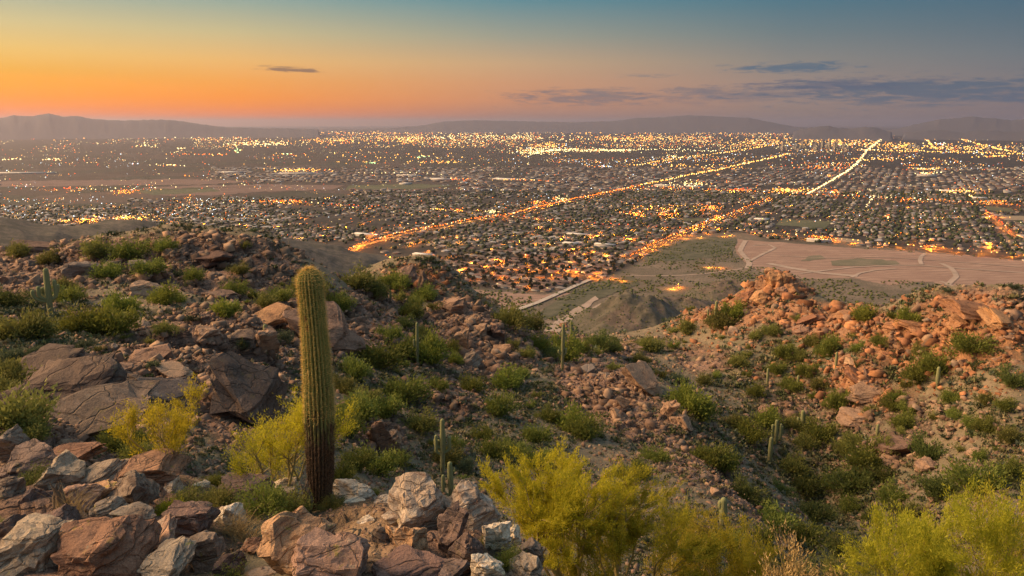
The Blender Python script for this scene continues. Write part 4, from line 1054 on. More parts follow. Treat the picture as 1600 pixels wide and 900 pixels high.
# bushes read off the photograph: px, base py, width, kind
B = [
 (15,478,50,'dark'),(45,528,58,'olive'),(8,530,30,'olive'),(128,520,52,'lime'),(175,522,66,'lime'),(190,490,44,'lime'),(258,476,42,'lime'),(352,494,40,'lime'),
 (258,536,34,'olive'),(205,404,48,'green'),(175,402,20,'olive'),(262,396,34,'green'),(238,438,44,'green'),(305,440,30,'green'),(172,434,36,'green'),(155,414,40,'olive'),(80,414,34,'olive'),(100,452,30,'olive'),
 (110,472,44,'green'),(372,428,30,'olive'),(368,462,34,'green'),(395,466,24,'green'),(30,404,30,'olive'),(380,394,20,'olive'),(275,432,22,'sage'),(300,505,22,'sage'),
 (15,600,60,'olive'),(5,620,40,'olive'),(30,668,90,'olive'),(50,690,50,'olive'),(380,560,24,'olive'),(240,575,22,'sage'),(128,545,24,'sage'),(60,560,30,'sage'),(20,565,34,'sage'),
 (200,712,60,'green'),(178,706,36,'green'),(440,470,40,'green'),(415,482,30,'olive'),(500,498,34,'olive'),(532,488,44,'green'),(520,498,34,'green'),(545,548,20,'olive'),(480,468,60,'olive'),(440,540,40,'sage'),(385,548,28,'sage'),
 (555,590,50,'green'),(590,576,64,'green'),(625,562,50,'green'),(540,615,50,'olive'),(610,530,40,'green'),(630,512,34,'dark'),(660,530,36,'dark'),(640,498,44,'green'),(665,545,44,'dark'),(700,550,30,'lime'),(672,568,60,'lime'),(712,568,28,'lime'),
 (600,448,30,'green'),(620,452,40,'green'),(665,470,40,'green'),(650,482,30,'green'),(625,470,24,'olive'),(555,450,60,'olive'),(590,470,40,'olive'),(680,488,24,'olive'),
 (630,625,66,'green'),(655,672,60,'olive'),(560,655,70,'green'),(605,648,50,'green'),(540,680,60,'green'),(575,635,50,'olive'),(590,740,66,'green'),(560,735,50,'green'),(620,728,44,'green'),(535,755,50,'green'),(685,608,36,'green'),(740,612,44,'green'),(790,604,56,'lime'),(815,590,30,'green'),
 (780,648,50,'green'),(895,672,66,'lime'),(912,684,60,'green'),(858,658,36,'green'),(770,716,50,'green'),(800,712,44,'green'),(835,690,44,'green'),(840,728,56,'green'),(755,688,34,'green'),(700,725,54,'olive'),(712,700,30,'green'),(730,738,34,'sage'),
 (822,558,30,'olive'),(800,545,26,'olive'),(842,545,32,'lime'),(880,560,58,'lime'),(910,552,30,'green'),(860,560,40,'olive'),(940,548,44,'dark'),(925,540,30,'dark'),(800,510,50,'olive'),(830,512,40,'olive'),(780,500,30,'dark'),
 (955,550,34,'olive'),(985,545,24,'olive'),(1018,548,40,'olive'),(1000,568,30,'olive'),(960,580,24,'olive'),(1032,590,24,'olive'),(1060,598,30,'sage'),(1042,500,30,'dark'),(1075,520,30,'olive'),
 (1078,640,66,'lime'),(1095,655,60,'green'),(1060,628,30,'green'),(1025,722,44,'green'),(1000,745,40,'green'),(975,748,36,'green'),(1120,728,66,'green'),(1135,742,60,'green'),(1098,718,44,'green'),(1165,782,66,'dark'),(1190,795,50,'dark'),
 (1100,600,34,'olive'),(1120,592,24,'green'),(1165,560,22,'green'),(1145,500,44,'lime'),(1130,512,60,'olive'),(1180,530,30,'olive'),(1205,526,34,'olive'),(1245,502,24,'olive'),(1290,560,36,'green'),(1340,550,30,'green'),(1270,545,34,'olive'),
 (1212,586,36,'green'),(1168,590,20,'green'),(1260,588,50,'green'),(1300,546,44,'green'),(1350,506,44,'lime'),(1418,505,40,'lime'),(1395,498,24,'green'),(1470,552,22,'green'),(1512,548,60,'green'),(1460,582,66,'green'),(1430,592,50,'green'),(1415,605,24,'olive'),
 (1580,604,44,'dark'),(1440,558,36,'olive'),(1375,540,30,'green'),(1335,532,26,'olive'),(1225,560,44,'green'),(1250,562,34,'olive'),(1155,572,44,'olive'),(1180,618,34,'green'),(1235,612,44,'green'),(1310,640,56,'green'),(1280,612,34,'olive'),(1400,630,34,'green'),
 (1415,645,34,'green'),(1410,668,44,'green'),(1395,640,40,'green'),(1485,632,34,'green'),(1490,658,30,'green'),(1540,634,30,'olive'),(1570,640,34,'green'),(1540,676,44,'green'),(1520,672,30,'green'),(1577,690,44,'olive'),
 (1168,690,60,'lime'),(1200,665,60,'lime'),(1145,668,40,'olive'),(1240,670,50,'olive'),(1280,690,60,'green'),(1260,700,44,'olive'),(1335,700,50,'olive'),(1350,735,80,'green'),(1330,770,80,'dark'),(1375,750,50,'dark'),(1240,740,60,'olive'),(1260,770,70,'dark'),(1300,765,50,'green'),
 (1450,718,60,'dark'),(1470,778,80,'dark'),(1530,768,80,'green'),(1580,745,50,'green'),(1530,720,30,'green'),(1385,710,40,'olive'),(1320,712,40,'olive'),(1210,828,80,'green'),(1270,812,70,'dark'),(1190,848,60,'green'),(1250,848,80,'green'),(1310,868,70,'olive'),(1060,830,60,'olive'),
 (1150,860,60,'green'),(1120,850,50,'olive'),(1220,770,44,'dark'),(1290,640,20,'olive'),(1360,650,26,'olive'),(1435,700,24,'green'),(1500,705,24,'olive'),(1330,800,50,'green'),(1390,790,60,'green'),(1420,812,60,'olive')]
kw = {'green': 'green', 'olive': 'dull olive', 'sage': 'grey green', 'lime': 'bright yellow green', 'dark': 'dark green'}
bn = 0
for px, py, wd, kind in B:
    X, Y, Z, d = hit(px, py)
    size = wd * d / FPX * (1.1 if px < 1080 else .88)
    ww = where_words(px, py)
    sz = 'large' if wd >= 55 else ('middling' if wd >= 34 else 'small')
    add_bush(kind, X, Y, Z - size * .04, size, random.uniform(.85, 1.2), f"{sz} {kw[kind]} bush {ww}", 'bush', f"{sz} {kw[kind]} bushes {ww}", small=wd < 28)
    taken.append((px, py - wd * .3, wd * .3)); bn += 1
sel = pick(1500, (1.15 - rk))
for s_ in sel:
    if bn >= 298: break
    px, py, r_ = PXF[s_], PYF[s_], RF[s_]
    wpx = random.uniform(11, 26)
    if not (0 < px < 1600 and r_ > 24 and py < 860) or not free(px, py, wpx * .45): continue
    taken.append((px, py, wpx * .4))
    kind = random.choice(['green', 'olive', 'sage', 'olive'])
    ww = where_words(px, py)
    add_bush(kind, XF[s_], YF[s_], ZF[s_] - .03, wpx * r_ / FPX, random.uniform(.7, 1.1), f"small {kw[kind]} bush {ww}", 'bush', f"small {kw[kind]} bushes {ww}", small=True)
    bn += 1
# low ground cover and tufts, one mass
def tuft(seed, n, leaf, dome):
    rng = np.random.default_rng(seed)
    v = rng.normal(0, 1, (n, 3)); v /= np.linalg.norm(v, axis=1)[:, None]; v[:, 2] = np.abs(v[:, 2])
    C = v * rng.uniform(.25, .5, n)[:, None] * np.array([1, 1, dome])
    V, F = leaf_tris(C, leaf, rng, .3, 1.5, v)
    return V, F
tp = [tuft(700 + k, 20, .34, .75) for k in range(5)]
def mat_tuft():
    m, t, b = new_mat('ground_cover'); a = t.add('ShaderNodeAttribute'); a.attribute_name = 'tone'
    t.put(b.inputs['Base Color'], a.outputs['Color']); return m
M['tuft'] = mat_tuft()
def cover(n, smin, smax, near, lab):
    c2 = np.nonzero(((np.abs(AZ) < R(40)) & (RR > (5 if near else 14)) & (RR < (13 if near else 238))).ravel())[0]
    pw = wcell_all[c2] * np.where(TVIS.ravel()[c2], 1, .04) * (1.1 - RKF[c2]) * (.15 + 1.6 * TGREEN.ravel()[c2] + (vnoise(XF[c2] / 6, YF[c2] / 6, 91) > .5))
    idx = RNG.choice(c2, n, replace=True, p=pw / pw.sum())
    P = np.stack([XF[idx], YF[idx], ZF[idx] - .01], 1)
    S = smin * (smax / smin) ** (RNG.random(n) ** 1.6) * RF[idx] / FPX
    V, F, I = scatter(tp, P, S, RNG.uniform(0, 6.28, n))
    base = np.array([(.10,.125,.05), (.14,.15,.075), (.19,.18,.09), (.075,.09,.04), (.22,.19,.11), (.12,.15,.10)])
    bc = base[RNG.integers(0, len(base), n)] * RNG.uniform(.8, 1.25, (n, 1))
    tag(link('ground_cover', npmesh('ground_cover', V, F, [M['tuft']], cols={'tone': bc[I]})), lab, kind='stuff')
cover(20000, 4, 14, False, 'low desert scrub and grass tufts covering the slopes')

# ---------------------------------------------------------------- saguaros
def mat_cactus(name, top, low, cork):
    m, t, b = new_mat(name)
    tc = t.add('ShaderNodeTexCoord'); s = t.add('ShaderNodeSeparateXYZ'); t.put(s.inputs[0], tc.outputs['Object'])
    a = t.add('ShaderNodeAttribute'); a.attribute_name = 'rib'
    sr = t.add('ShaderNodeSeparateColor'); t.put(sr.inputs[0], a.outputs['Color'])
    cm = t.add('ShaderNodeMapping'); t.put(cm.inputs[0], tc.outputs['Object']); cm.inputs['Scale'].default_value = (1.6, 1.6, .5)
    n = t.noise(cm.outputs[0], 9, 7, .7); n2 = t.noise(tc.outputs['Object'], 34, 5, .75)
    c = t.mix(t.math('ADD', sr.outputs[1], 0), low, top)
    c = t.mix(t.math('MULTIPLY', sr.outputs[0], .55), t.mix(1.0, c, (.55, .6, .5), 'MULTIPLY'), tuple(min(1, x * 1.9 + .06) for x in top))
    ck = t.math('MULTIPLY', t.mapr(t.math('ADD', n, t.math('MULTIPLY', sr.outputs[2], .42)), .62, .74), 1.0)
    c = t.mix(ck, c, t.mix(t.mapr(n2, .4, .62), cork, tuple(x * .3 for x in cork)))
    t.put(b.inputs['Base Color'], c)
    bump(t, b, t.math('ADD', t.math('MULTIPLY', n, .7), t.math('MULTIPLY', n2, .35)), .02)
    return m
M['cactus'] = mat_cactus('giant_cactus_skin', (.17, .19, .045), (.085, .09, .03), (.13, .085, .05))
M['cactus_small'] = mat_cactus('cactus_skin', (.20, .215, .10), (.15, .155, .075), (.20, .15, .10))
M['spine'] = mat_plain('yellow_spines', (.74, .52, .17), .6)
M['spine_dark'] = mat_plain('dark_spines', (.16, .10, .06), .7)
def cactus_column(path, rad, ribs, depth, seg=4, corky=0.0, rnd_top=True):
    """ribbed column following a path; returns V, F, rib colour, and areole points with outward direction"""
    path = np.asarray(path, float); n = len(path)
    T = np.gradient(path, axis=0); T /= np.linalg.norm(T, axis=1)[:, None]
    ref = np.array([0, 1., 0])
    A = np.cross(T, ref[None]); A /= np.linalg.norm(A, axis=1)[:, None]; B = np.cross(T, A)
    ns = ribs * seg; an = np.linspace(0, 2 * math.pi, ns, endpoint=False)
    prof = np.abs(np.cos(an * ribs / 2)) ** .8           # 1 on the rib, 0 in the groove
    r = np.asarray(rad)[:, None] * (1 - depth * (1 - prof)[None])
    V = path[:, None] + r[..., None] * (A[:, None] * np.cos(an)[None, :, None] + B[:, None] * np.sin(an)[None, :, None])
    hfrac = np.linspace(0, 1, n)
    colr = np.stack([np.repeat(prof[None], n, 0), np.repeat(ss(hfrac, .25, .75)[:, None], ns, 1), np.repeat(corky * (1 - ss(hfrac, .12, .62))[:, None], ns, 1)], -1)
    i, j = np.meshgrid(np.arange(n - 1), np.arange(ns), indexing='ij'); j2 = (j + 1) % ns
    F = np.stack([i * ns + j, i * ns + j2, (i + 1) * ns + j2, (i + 1) * ns + j], -1).reshape(-1, 4)
    ridge = np.arange(ribs) * seg
    ar = V[:, ridge]; out = (A[:, None] * np.cos(an[ridge])[None, :, None] + B[:, None] * np.sin(an[ridge])[None, :, None])
    return V.reshape(-1, 3), F, colr.reshape(-1, 3), ar, out, T
def dome_profile(L, n, R0, taper_low=.8, bulge=None, cap=1.0):
    """heights and radii for a column of length L with a rounded top"""
    t = np.linspace(0, 1, n); z = t * (L - R0 * cap)
    th = np.linspace(0, math.pi / 2, 8)[1:]
    r = R0 * np.interp(t, *(bulge or ([0, .3, 1], [taper_low, 1, 1])))
    z = np.concatenate([z, (L - R0 * cap) + np.sin(th) * R0 * cap]); r = np.concatenate([r, np.maximum(np.cos(th) * r[-1], R0 * .03)])
    return z, r

def giant():
    bx, by, bz, d = hit(503, 812, 7.5, 12)
    x0, y0, s0 = ray(500, 806); d = 9.2
    base = np.array([x0 * d, y0 * d, ground(x0 * d, y0 * d) - .12])
    x1, y1, s1 = ray(482, 419)
    top = np.array([x1 * d, y1 * d, CAMZ + s1 * d])
    L = np.linalg.norm(top - base)
    Rm = 23.6 / FPX * d * 1.0
    z, r = dome_profile(L, 110, Rm, bulge=([0, .06, .2, .45, .62, .8, 1], [.62, .72, .86, 1.0, .93, .84, .80]), cap=.95)
    r = r * np.array([1 + .045 * mnoise.noise(Vector((0, 3.3, q * 2.3))) + .02 * mnoise.noise(Vector((5, 0, q * 7))) for q in z])
    u = (z / L)[:, None]
    bow = np.sin(u * math.pi) * np.array([[.05, 0, 0]])
    P = (top - base)[None] * u + bow
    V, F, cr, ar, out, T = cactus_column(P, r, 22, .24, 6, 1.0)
    hh = np.clip(V[:, 2] / L, 0, 1)
    rngc = np.random.default_rng(5)
    # scars and bulges in the corky lower half
    jit = (np.array([mnoise.noise(Vector(v) * 9) for v in V * [1, 1, .45]]) * .018 + np.array([mnoise.noise(Vector(v) * 30) for v in V * [1, 1, .3]]) * .012) * (1.1 - ss(hh, .3, .65))
    ctr = (top - base)[None] * hh[:, None]; o_ = V - ctr; o_[:, 2] = 0; o_ /= np.linalg.norm(o_, axis=1)[:, None] + 1e-6
    V = V + o_ * jit[:, None]
    # woody scars and pecked holes
    for q in range(26):
        k_ = rngc.integers(0, len(V)); c_ = V[k_]; 
        if hh[k_] > .93: continue
        sz = rngc.uniform(.012, .03); dd_ = np.sqrt(((V - c_) ** 2 * np.array([1, 1, .35])).sum(1)); m_ = np.clip(1.4 - dd_ / sz, 0, 1)
        V = V - o_ * (m_ * .016)[:, None]; cr[:, 2] = np.maximum(cr[:, 2], m_ * 1.4)
    root = bpy.data.objects.new('giant_saguaro', None); COL.objects.link(root); root.location = base
    tag(root, 'giant single column saguaro cactus towering over the foreground, golden spined top and corky brown base', 'cactus')
    me = npmesh('trunk', V, F, [M['cactus']], smooth=True, cols={'rib': cr}); link('trunk', me, root)
    # spines: clusters on every rib
    C, D, Hh = [], [], []
    n = len(P)
    for i in range(0, n):
        for k in range(22):
            for q in range(8 if i > n * .42 else 4):
                C.append(ar[i, k]); Hh.append(i / n)
                D.append(out[i, k] + rngc.normal(0, .75, 3))
    C = np.array(C); D = np.array(D); D /= np.linalg.norm(D, axis=1)[:, None]; Hh = np.array(Hh)
    L_ = (.034 + .02 * rngc.random(len(C))) * (1 + .4 * (Hh > .93)); wd = .0018
    S = np.cross(D, rngc.normal(0, 1, D.shape)); S /= np.linalg.norm(S, axis=1)[:, None]
    SVv = np.stack([C - S * wd, C + S * wd, C + D * L_[:, None]], 1).reshape(-1, 3)
    SF = np.arange(len(SVv)).reshape(-1, 3)
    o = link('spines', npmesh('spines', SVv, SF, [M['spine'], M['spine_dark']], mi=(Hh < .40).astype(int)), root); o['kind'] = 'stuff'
    return base, L
GBASE, GL = giant()

_sg = {}
def small_cactus(px, ytop, ybase, wpx, arms, label, group=None, name='saguaro'):
    """arms: list of (height fraction of attachment, side -1/1 or angle, arm top fraction, reach)"""
    X, Y, Z, d = hit(px, ybase)
    x, y, s1 = ray(px, ytop); L = (CAMZ + s1 * d) - Z + .02
    R0 = wpx * d / FPX / 2
    root = bpy.data.objects.new(name, None); COL.objects.link(root); root.location = (X, Y, Z - .05)
    az_ = math.atan2(X, Y)
    lean = random.uniform(-.03, .03)
    z, r = dome_profile(L, 16, R0, bulge=([0, .25, .6, 1], [.72, .95, 1.05, .85]))
    P = np.stack([z * lean, 0 * z, z], 1)
    V, F, cr, *_ = cactus_column(P, r, 12, .16, 3, .35)
    link('trunk', npmesh('trunk', V, F, [M['cactus_small']], smooth=True, cols={'rib': cr}), root)
    for (hf, ang, tf, reach) in arms:
        a = (0 if ang >= 0 else math.pi) if abs(ang) == 1 else ang
        dr = np.array([math.cos(a), math.sin(a), 0]); z0 = L * hf; z1 = L * tf; re = reach * R0 * 2
        Ra = R0 * .68
        t = np.linspace(0, math.pi / 2, 7)
        seg1 = np.array([dr * (re * math.sin(q)) + np.array([0, 0, z0 + re * .7 * (1 - math.cos(q))]) for q in t])
        zz = np.linspace(seg1[-1][2], max(z1 - Ra, seg1[-1][2] + Ra * .5), 6)[1:]
        seg2 = np.array([dr * re + np.array([0, 0, q]) for q in zz])
        th = np.linspace(0, math.pi / 2, 5)[1:]
        cap = np.array([dr * re + np.array([0, 0, zz[-1] + math.sin(q) * Ra]) for q in th])
        Pp = np.concatenate([seg1, seg2, cap]); rr_ = np.concatenate([np.linspace(.7, 1, 7) * Ra, np.full(5, Ra), np.maximum(np.cos(th) * Ra, Ra * .05)])
        V, F, cr, *_ = cactus_column(Pp, rr_, 9, .15, 3, .1)
        link('arm', npmesh('arm', V, F, [M['cactus_small']], smooth=True, cols={'rib': cr}), root)
    root.rotation_euler = (0, 0, -az_)
    tag(root, label, 'cactus', group)
small_cactus(80, 417, 503, 8, [(.42, -1, .68, 1.3), (.40, 1, .77, 1.15), (.46, 2.4, .64, 1.0), (.43, .7, .66, 2.0), (.38, -1, .62, 2.2)], 'many armed pale saguaro on the upper left ridge')
small_cactus(164, 466, 484, 6, [], 'short round topped saguaro pup among bushes on the left ridge')
small_cactus(418, 505, 556, 7, [(.40, -1, .62, 1.0), (.42, 1, .58, .9), (.35, 2.0, .5, .9)], 'small saguaro with stubby arms left of the giant cactus')
small_cactus(653, 503, 572, 5, [(.45, -1, .62, .9)], 'thin straight saguaro behind the green shrubs in the middle')
small_cactus(692, 653, 745, 8.5, [(.40, -1, .73, 1.1), (.42, .9, .76, .7), (.42, 1, .70, 1.5), (.40, 2.2, .62, 1.1), (.50, 2.9, .66, 1.3)], 'saguaro with a ring of upright arms behind the white boulders')
small_cactus(705, 720, 778, 9.5, [(.1, -1, .66, 1.35), (.05, .6, .32, 1.0), (.05, 1, .28, 1.6)], 'young bright saguaro with low arms just above the white boulders')
small_cactus(879, 505, 580, 5.5, [(.36, -1, .46, 1.1), (.36, 1, .50, 1.0), (.40, .9, .47, .9)], 'tall thin saguaro with stubby low arms near the saddle')
small_cactus(893, 500, 555, 4.5, [(.4, 1, .72, 1.2)], 'saguaro standing just right of the tall thin one near the saddle')
small_cactus(1118, 470, 517, 5, [(.4, 1, .6, .9)], 'dark saguaro beside the olive tree at the left end of the right ridge')
small_cactus(1463, 572, 610, 5.5, [], 'plain short saguaro alone on the upper right slope')
small_cactus(1369, 662, 685, 5, [], 'stumpy saguaro alone low on the right slope')
small_cactus(1305, 549, 576, 4, [], 'slender saguaro rising out of a bush below the ridge crest')
small_cactus(1247, 586, 610, 3.8, [], 'short thin saguaro on the right slope right of a grassy bush')
small_cactus(1200, 575, 606, 3.8, [], 'thin saguaro in front of a round bush at the left of the right slope')
small_cactus(1211, 655, 695, 6, [(.25, -1, .80, 1.0), (.20, 1, .86, 1.0), (.22, .8, .70, 1.9)], 'trident shaped saguaro above the ravine')
small_cactus(1203, 682, 727, 7, [], 'club like saguaro just below the trident shaped one')
small_cactus(1253, 640, 672, 7, [(.3, 1, .7, .9), (.3, -1, .6, 1.0)], 'dark saguaro clump in the shade at the foot of the right slope')
small_cactus(1411, 484, 500, 3.5, [(.4, 1, .85, 1.0), (.3, -1, .75, 1.1)], 'small branching saguaro on the crest of the right ridge')
small_cactus(611, 453, 472, 4, [], 'dark little saguaro in front of the jagged red peak')
small_cactus(1129, 776, 826, 12.5, [(.62, -1, .90, .45)], 'thick stubby saguaro with a bump, standing right of the yellow tree')
small_cactus(1105, 483, 506, 3, [], 'tiny saguaro at the left end of the right ridge')

# ---------------------------------------------------------------- wispy desert trees
def palo_verde(name, base, tips_w, height, seed, leafmat, nleaf, leaf, label, cat='tree', lean=(0, 0), stems=5, bark='bark_pale', first=.18, r0=.045, upr=.55, loose=.05, group=None, droop=0.0):
    rng = np.random.default_rng(seed)
    tubes = []; tw = []
    def grow(p, d, L, r, lev):
        n = 5
        path = [p]; q = p.copy(); dd = d.copy()
        for i in range(n - 1):
            dd = dd + rng.normal(0, .16, 3) + np.array([0, 0, .07 * upr - droop * (lev >= 3)]); dd /= np.linalg.norm(dd)
            q = q + dd * L / (n - 1); path.append(q.copy())
        path = np.array(path)
        if lev < 4: tubes.append(tube(path, np.linspace(r, r * .6, n), 5 if lev < 2 else 3))
        if lev >= 3: tw.append(path)
        if lev < 4:
            for c in range([3, 3, 4, 4][lev]):
                f = rng.uniform(.3, 1.0) if c else 1.0
                k = f * (n - 1); i0 = min(int(k), n - 2); pp = path[i0] + (path[i0 + 1] - path[i0]) * (k - i0)
                nd = dd * (.75 + .5 * f) + rng.normal(0, .55, 3) * [1, 1, .7]; nd[2] += .22 * upr; nd /= np.linalg.norm(nd)
                grow(pp, nd, L * rng.uniform(.55, .8), r * .52, lev + 1)
    for s in range(stems):
        th = rng.uniform(0, 6.28); o = rng.uniform(.25, .75)
        d = np.array([math.cos(th) * o + lean[0], math.sin(th) * o + lean[1], 1.0]); d /= np.linalg.norm(d)
        grow(np.zeros(3), d, .42, r0 * rng.uniform(.6, 1) / height, 0)
    tv, tf = merge(tubes)
    allp = np.concatenate(tw)
    ext = np.array([(np.percentile(allp[:, 0], 97) - np.percentile(allp[:, 0], 3)), (np.percentile(allp[:, 1], 97) - np.percentile(allp[:, 1], 3)), np.percentile(allp[:, 2], 98)])
    sc = np.array([tips_w / ext[0], tips_w / ext[1], height / ext[2]])
    tv = tv * sc
    tw = np.array(tw) * sc
    k = rng.integers(0, len(tw), nleaf); u = rng.random(nleaf) * (tw.shape[1] - 1); i0 = np.minimum(u.astype(int), tw.shape[1] - 2); fr = (u - i0)[:, None]
    C = tw[k, i0] * (1 - fr) + tw[k, i0 + 1] * fr; ax = tw[k, i0 + 1] - tw[k, i0]; ax /= np.linalg.norm(ax, axis=1)[:, None] + 1e-9
    C = C + rng.normal(0, loose * .5, C.shape)
    V, F = leaf_tris(C, leaf, rng, .1, 4.5, ax)
    root = bpy.data.objects.new(name, None); COL.objects.link(root); root.location = base
    root.rotation_euler = (0, 0, 0)
    link('branches', npmesh('branches', tv, tf, [M[bark]]), root)
    link('foliage', npmesh('foliage', V, F, [M[leafmat]]), root)
    return tag(root, label, cat, group)
def stand(px, d, sink=.03):
    x, y, s = ray(px, 850); X, Y = x * d, y * d
    return np.array([X, Y, ground(X, Y) - sink])
def top_h(b, px, py):
    d = math.hypot(b[0], b[1]); x, y, s = ray(px, py); return CAMZ + s * d - b[2]
def tree_at(px, ytop, d, wpx, seed, leafmat, nleaf, leaf, label, **kw_):
    b = stand(px, d); return palo_verde('palo_verde_tree', b, wpx * d * 1.1 / FPX, top_h(b, px, ytop), seed, leafmat, nleaf, leaf, label, **kw_)
tree_at(900, 722, 10.4, 165, 1, 'leaf_yellow', 62000, .042, "bright yellow palo verde tree beside the white boulders at the bottom", upr=.9)
tree_at(980, 758, 10.9, 200, 2, 'leaf_lime', 62000, .042, "wide yellow green palo verde tree at the bottom right of the bright yellow one", upr=.5)
tree_at(1072, 828, 12.5, 150, 3, 'leaf_lime', 30000, .045, "lime green shrubby tree below the thick stubby saguaro")
tree_at(1520, 778, 8.2, 235, 4, 'leaf_lime', 70000, .036, "big soft yellow green tree in the bottom right corner", upr=.5)
tree_at(1590, 790, 9.2, 190, 6, 'leaf_lime', 30000, .038, "yellow green tree cut by the right edge of the photo", upr=.5)
tree_at(1440, 822, 9.6, 120, 5, 'leaf_lime', 28000, .038, "smaller yellow green tree on the left of the big corner tree")
tree_at(1245, 862, 8.6, 130, 7, 'twig_dry', 9000, .05, "straw coloured dry shrub at the bottom edge", bark='bark_pale', upr=.9)
tree_at(1340, 868, 10, 140, 8, 'leaf_olive', 20000, .04, "olive green shrub between the straw coloured shrub and the corner trees")
tree_at(1170, 838, 11.5, 120, 9, 'leaf_lime', 22000, .04, "lime green bush at the bottom right of the lime green shrubby tree")
tree_at(283, 612, 10.1, 100, 11, 'leaf_yellow', 11000, .034, "slender yellow palo verde sapling behind the big flat topped boulder", stems=3, upr=1.3, lean=(-.15, 0), r0=.03)
tree_at(448, 632, 9.9, 128, 12, 'leaf_yellow', 17000, .034, "yellow palo verde shrub tree just left of the giant cactus", stems=5, upr=.9, r0=.03)
tree_at(400, 690, 10.6, 90, 13, 'leaf_lime', 6000, .028, "small olive palo verde between the two yellow ones", stems=3, upr=.8, r0=.02)

# low plants among the foreground stones
def fore_bush(px, py, d, wpx, kind, h, label, cat='shrub'):
    x, y, s = ray(px, py); X, Y = x * d, y * d
    z = max(ground(X, Y) - .03, CAMZ + s * d - .12) if d else 0
    fm, sm = random.choice(BT[kind]); size = wpx * d * 1.1 / FPX
    # finer leaves than the far bushes: three overlapping fans
    o = bpy.data.objects.new('low_shrub', None); COL.objects.link(o); o.location = (X, Y, z); o.scale = (size, size, size * h)
    v, st = bush_meshes(int(px * 7 + py), 34, 3800, .05, .85, .16, ('bark', {'green': 'leaf_green', 'olive': 'leaf_olive', 'sage': 'leaf_sage', 'lime': 'leaf_lime', 'dark': 'leaf_dark', 'yellow': 'leaf_yellow'}[kind]))
    link('foliage', v, o); link('stems', st, o)
    return tag(o, label, cat)
fore_bush(415, 820, 8.6, 84, 'green', .9, "dense green shrub in front of the giant cactus foot")
fore_bush(462, 812, 8.9, 70, 'olive', 1.0, "olive shrub touching the left side of the cactus foot")
fore_bush(345, 806, 8.9, 64, 'olive', .8, "olive shrub behind the dry grass")
fore_bush(295, 800, 9.0, 60, 'olive', .9, "yellowish weed clump beside the rounded grey purple boulder")
fore_bush(262, 800, 8.8, 40, 'lime', .9, "small yellow green weed tuft left of the weed clump")
fore_bush(360, 880, 6.7, 54, 'green', .7, "bright green herb in the gap between bottom boulders")
fore_bush(50, 748, 10.0, 60, 'dark', .6, "dark shrub growing on the boulder at the left edge")
fore_bush(14, 818, 8.6, 40, 'olive', .8, "olive weed at the left edge among dark stones")
fore_bush(790, 872, 6.9, 54, 'green', 1.0, "green shrub growing out of the right side of the pale outcrop")
fore_bush(765, 838, 7.2, 34, 'olive', .9, "little olive plant in a crack of the pale outcrop")
fore_bush(335, 752, 10.0, 40, 'green', .7, "small green bush behind the long pinkish stone")
fore_bush(520, 788, 9.0, 44, 'olive', .8, "olive shrub wrapped around the right of the cactus foot")
fore_bush(215, 705, 13, 50, 'green', .8, "green bush behind the big flat topped boulder")
def dry_grass(px, py, d, n, L, label):
    x, y, s = ray(px, py); X, Y = x * d, y * d; rng = np.random.default_rng(int(px)); parts = []
    for i in range(n):
        a = rng.uniform(0, 6.28); b0 = np.array([rng.normal(0, .07), rng.normal(0, .05), 0]); o = rng.uniform(.1, .6)
        t = np.linspace(0, 1, 5)[:, None]; dr = np.array([math.cos(a) * o, math.sin(a) * o, 1])
        parts.append(tube(b0 + dr[None] * t * L * rng.uniform(.5, 1) + np.array([math.cos(a), math.sin(a), -.5])[None] * t ** 2 * L * .3, [.003, .0028, .002, .0015, .0006], 3))
    V, F = merge(parts)
    o = link('dry_grass_tuft', npmesh('dry_grass_tuft', V, F, [M['twig_dry']]), loc=(X, Y, max(ground(X, Y), CAMZ + s * d) - .02)); tag(o, label, 'grass tuft')
dry_grass(368, 842, 7.9, 110, .34, "tuft of dry straw grass behind the huge pointed boulder")
dry_grass(392, 848, 7.7, 80, .30, "second straw grass tuft nearer the huge pointed boulder")
dry_grass(112, 800, 8.5, 60, .34, "thin dry grass between the pale slabs of the left rock pile")
def dead_stump(px, py, d, h, label):
    x, y, s = ray(px, py); X, Y = x * d, y * d; rng = np.random.default_rng(3); parts = []
    for i in range(5):
        a = rng.uniform(0, 6.28); parts.append(tube(np.array([[0, 0, -.1], [.01 * i, 0, h * .4], [math.cos(a) * .05, math.sin(a) * .04, h * rng.uniform(.8, 1)]]) + [rng.normal(0, .02), rng.normal(0, .02), 0], [.035, .025, .006], 5))
    V, F = merge(parts); o = link('dead_cactus_stump', npmesh('dead_cactus_stump', V, F, [M['bark']]), loc=(X, Y, max(ground(X, Y), CAMZ + s * d - .02))); tag(o, label, 'stump')
dead_stump(93, 797, 8.9, .30, "dark splintered dead stump standing in the left rock pile")
dead_stump(480, 800, 9.0, .42, "dark broken stub standing against the left of the cactus foot")
def ocotillo(px, py, wpx, label):
    X, Y, Z, d = hit(px, py); rng = np.random.default_rng(int(px)); parts = []; L = wpx * d / FPX
    for i in range(12):
        a = i / 12 * 6.28 + rng.normal(0, .2); o = rng.uniform(.15, .75); t = np.linspace(0, 1, 5)[:, None]
        parts.append(tube(np.array([math.cos(a) * o, math.sin(a) * o, 1])[None] * t * L * rng.uniform(.75, 1.05), np.array([.035, .03, .025, .02, .008]) * L, 3))
    V, F = merge(parts); tag(link('ocotillo', npmesh('ocotillo', V, F, [M['leaf_dark']]), loc=(X, Y, Z)), label, 'desert plant')
ocotillo(821, 742, 30, "dark spiky ocotillo on the slope behind the white boulders")
ocotillo(1338, 580, 16, "spiky ocotillo beside the orange fin on the right slope")
ocotillo(1520, 582, 18, "spiky ocotillo on the upper right slope at the right")

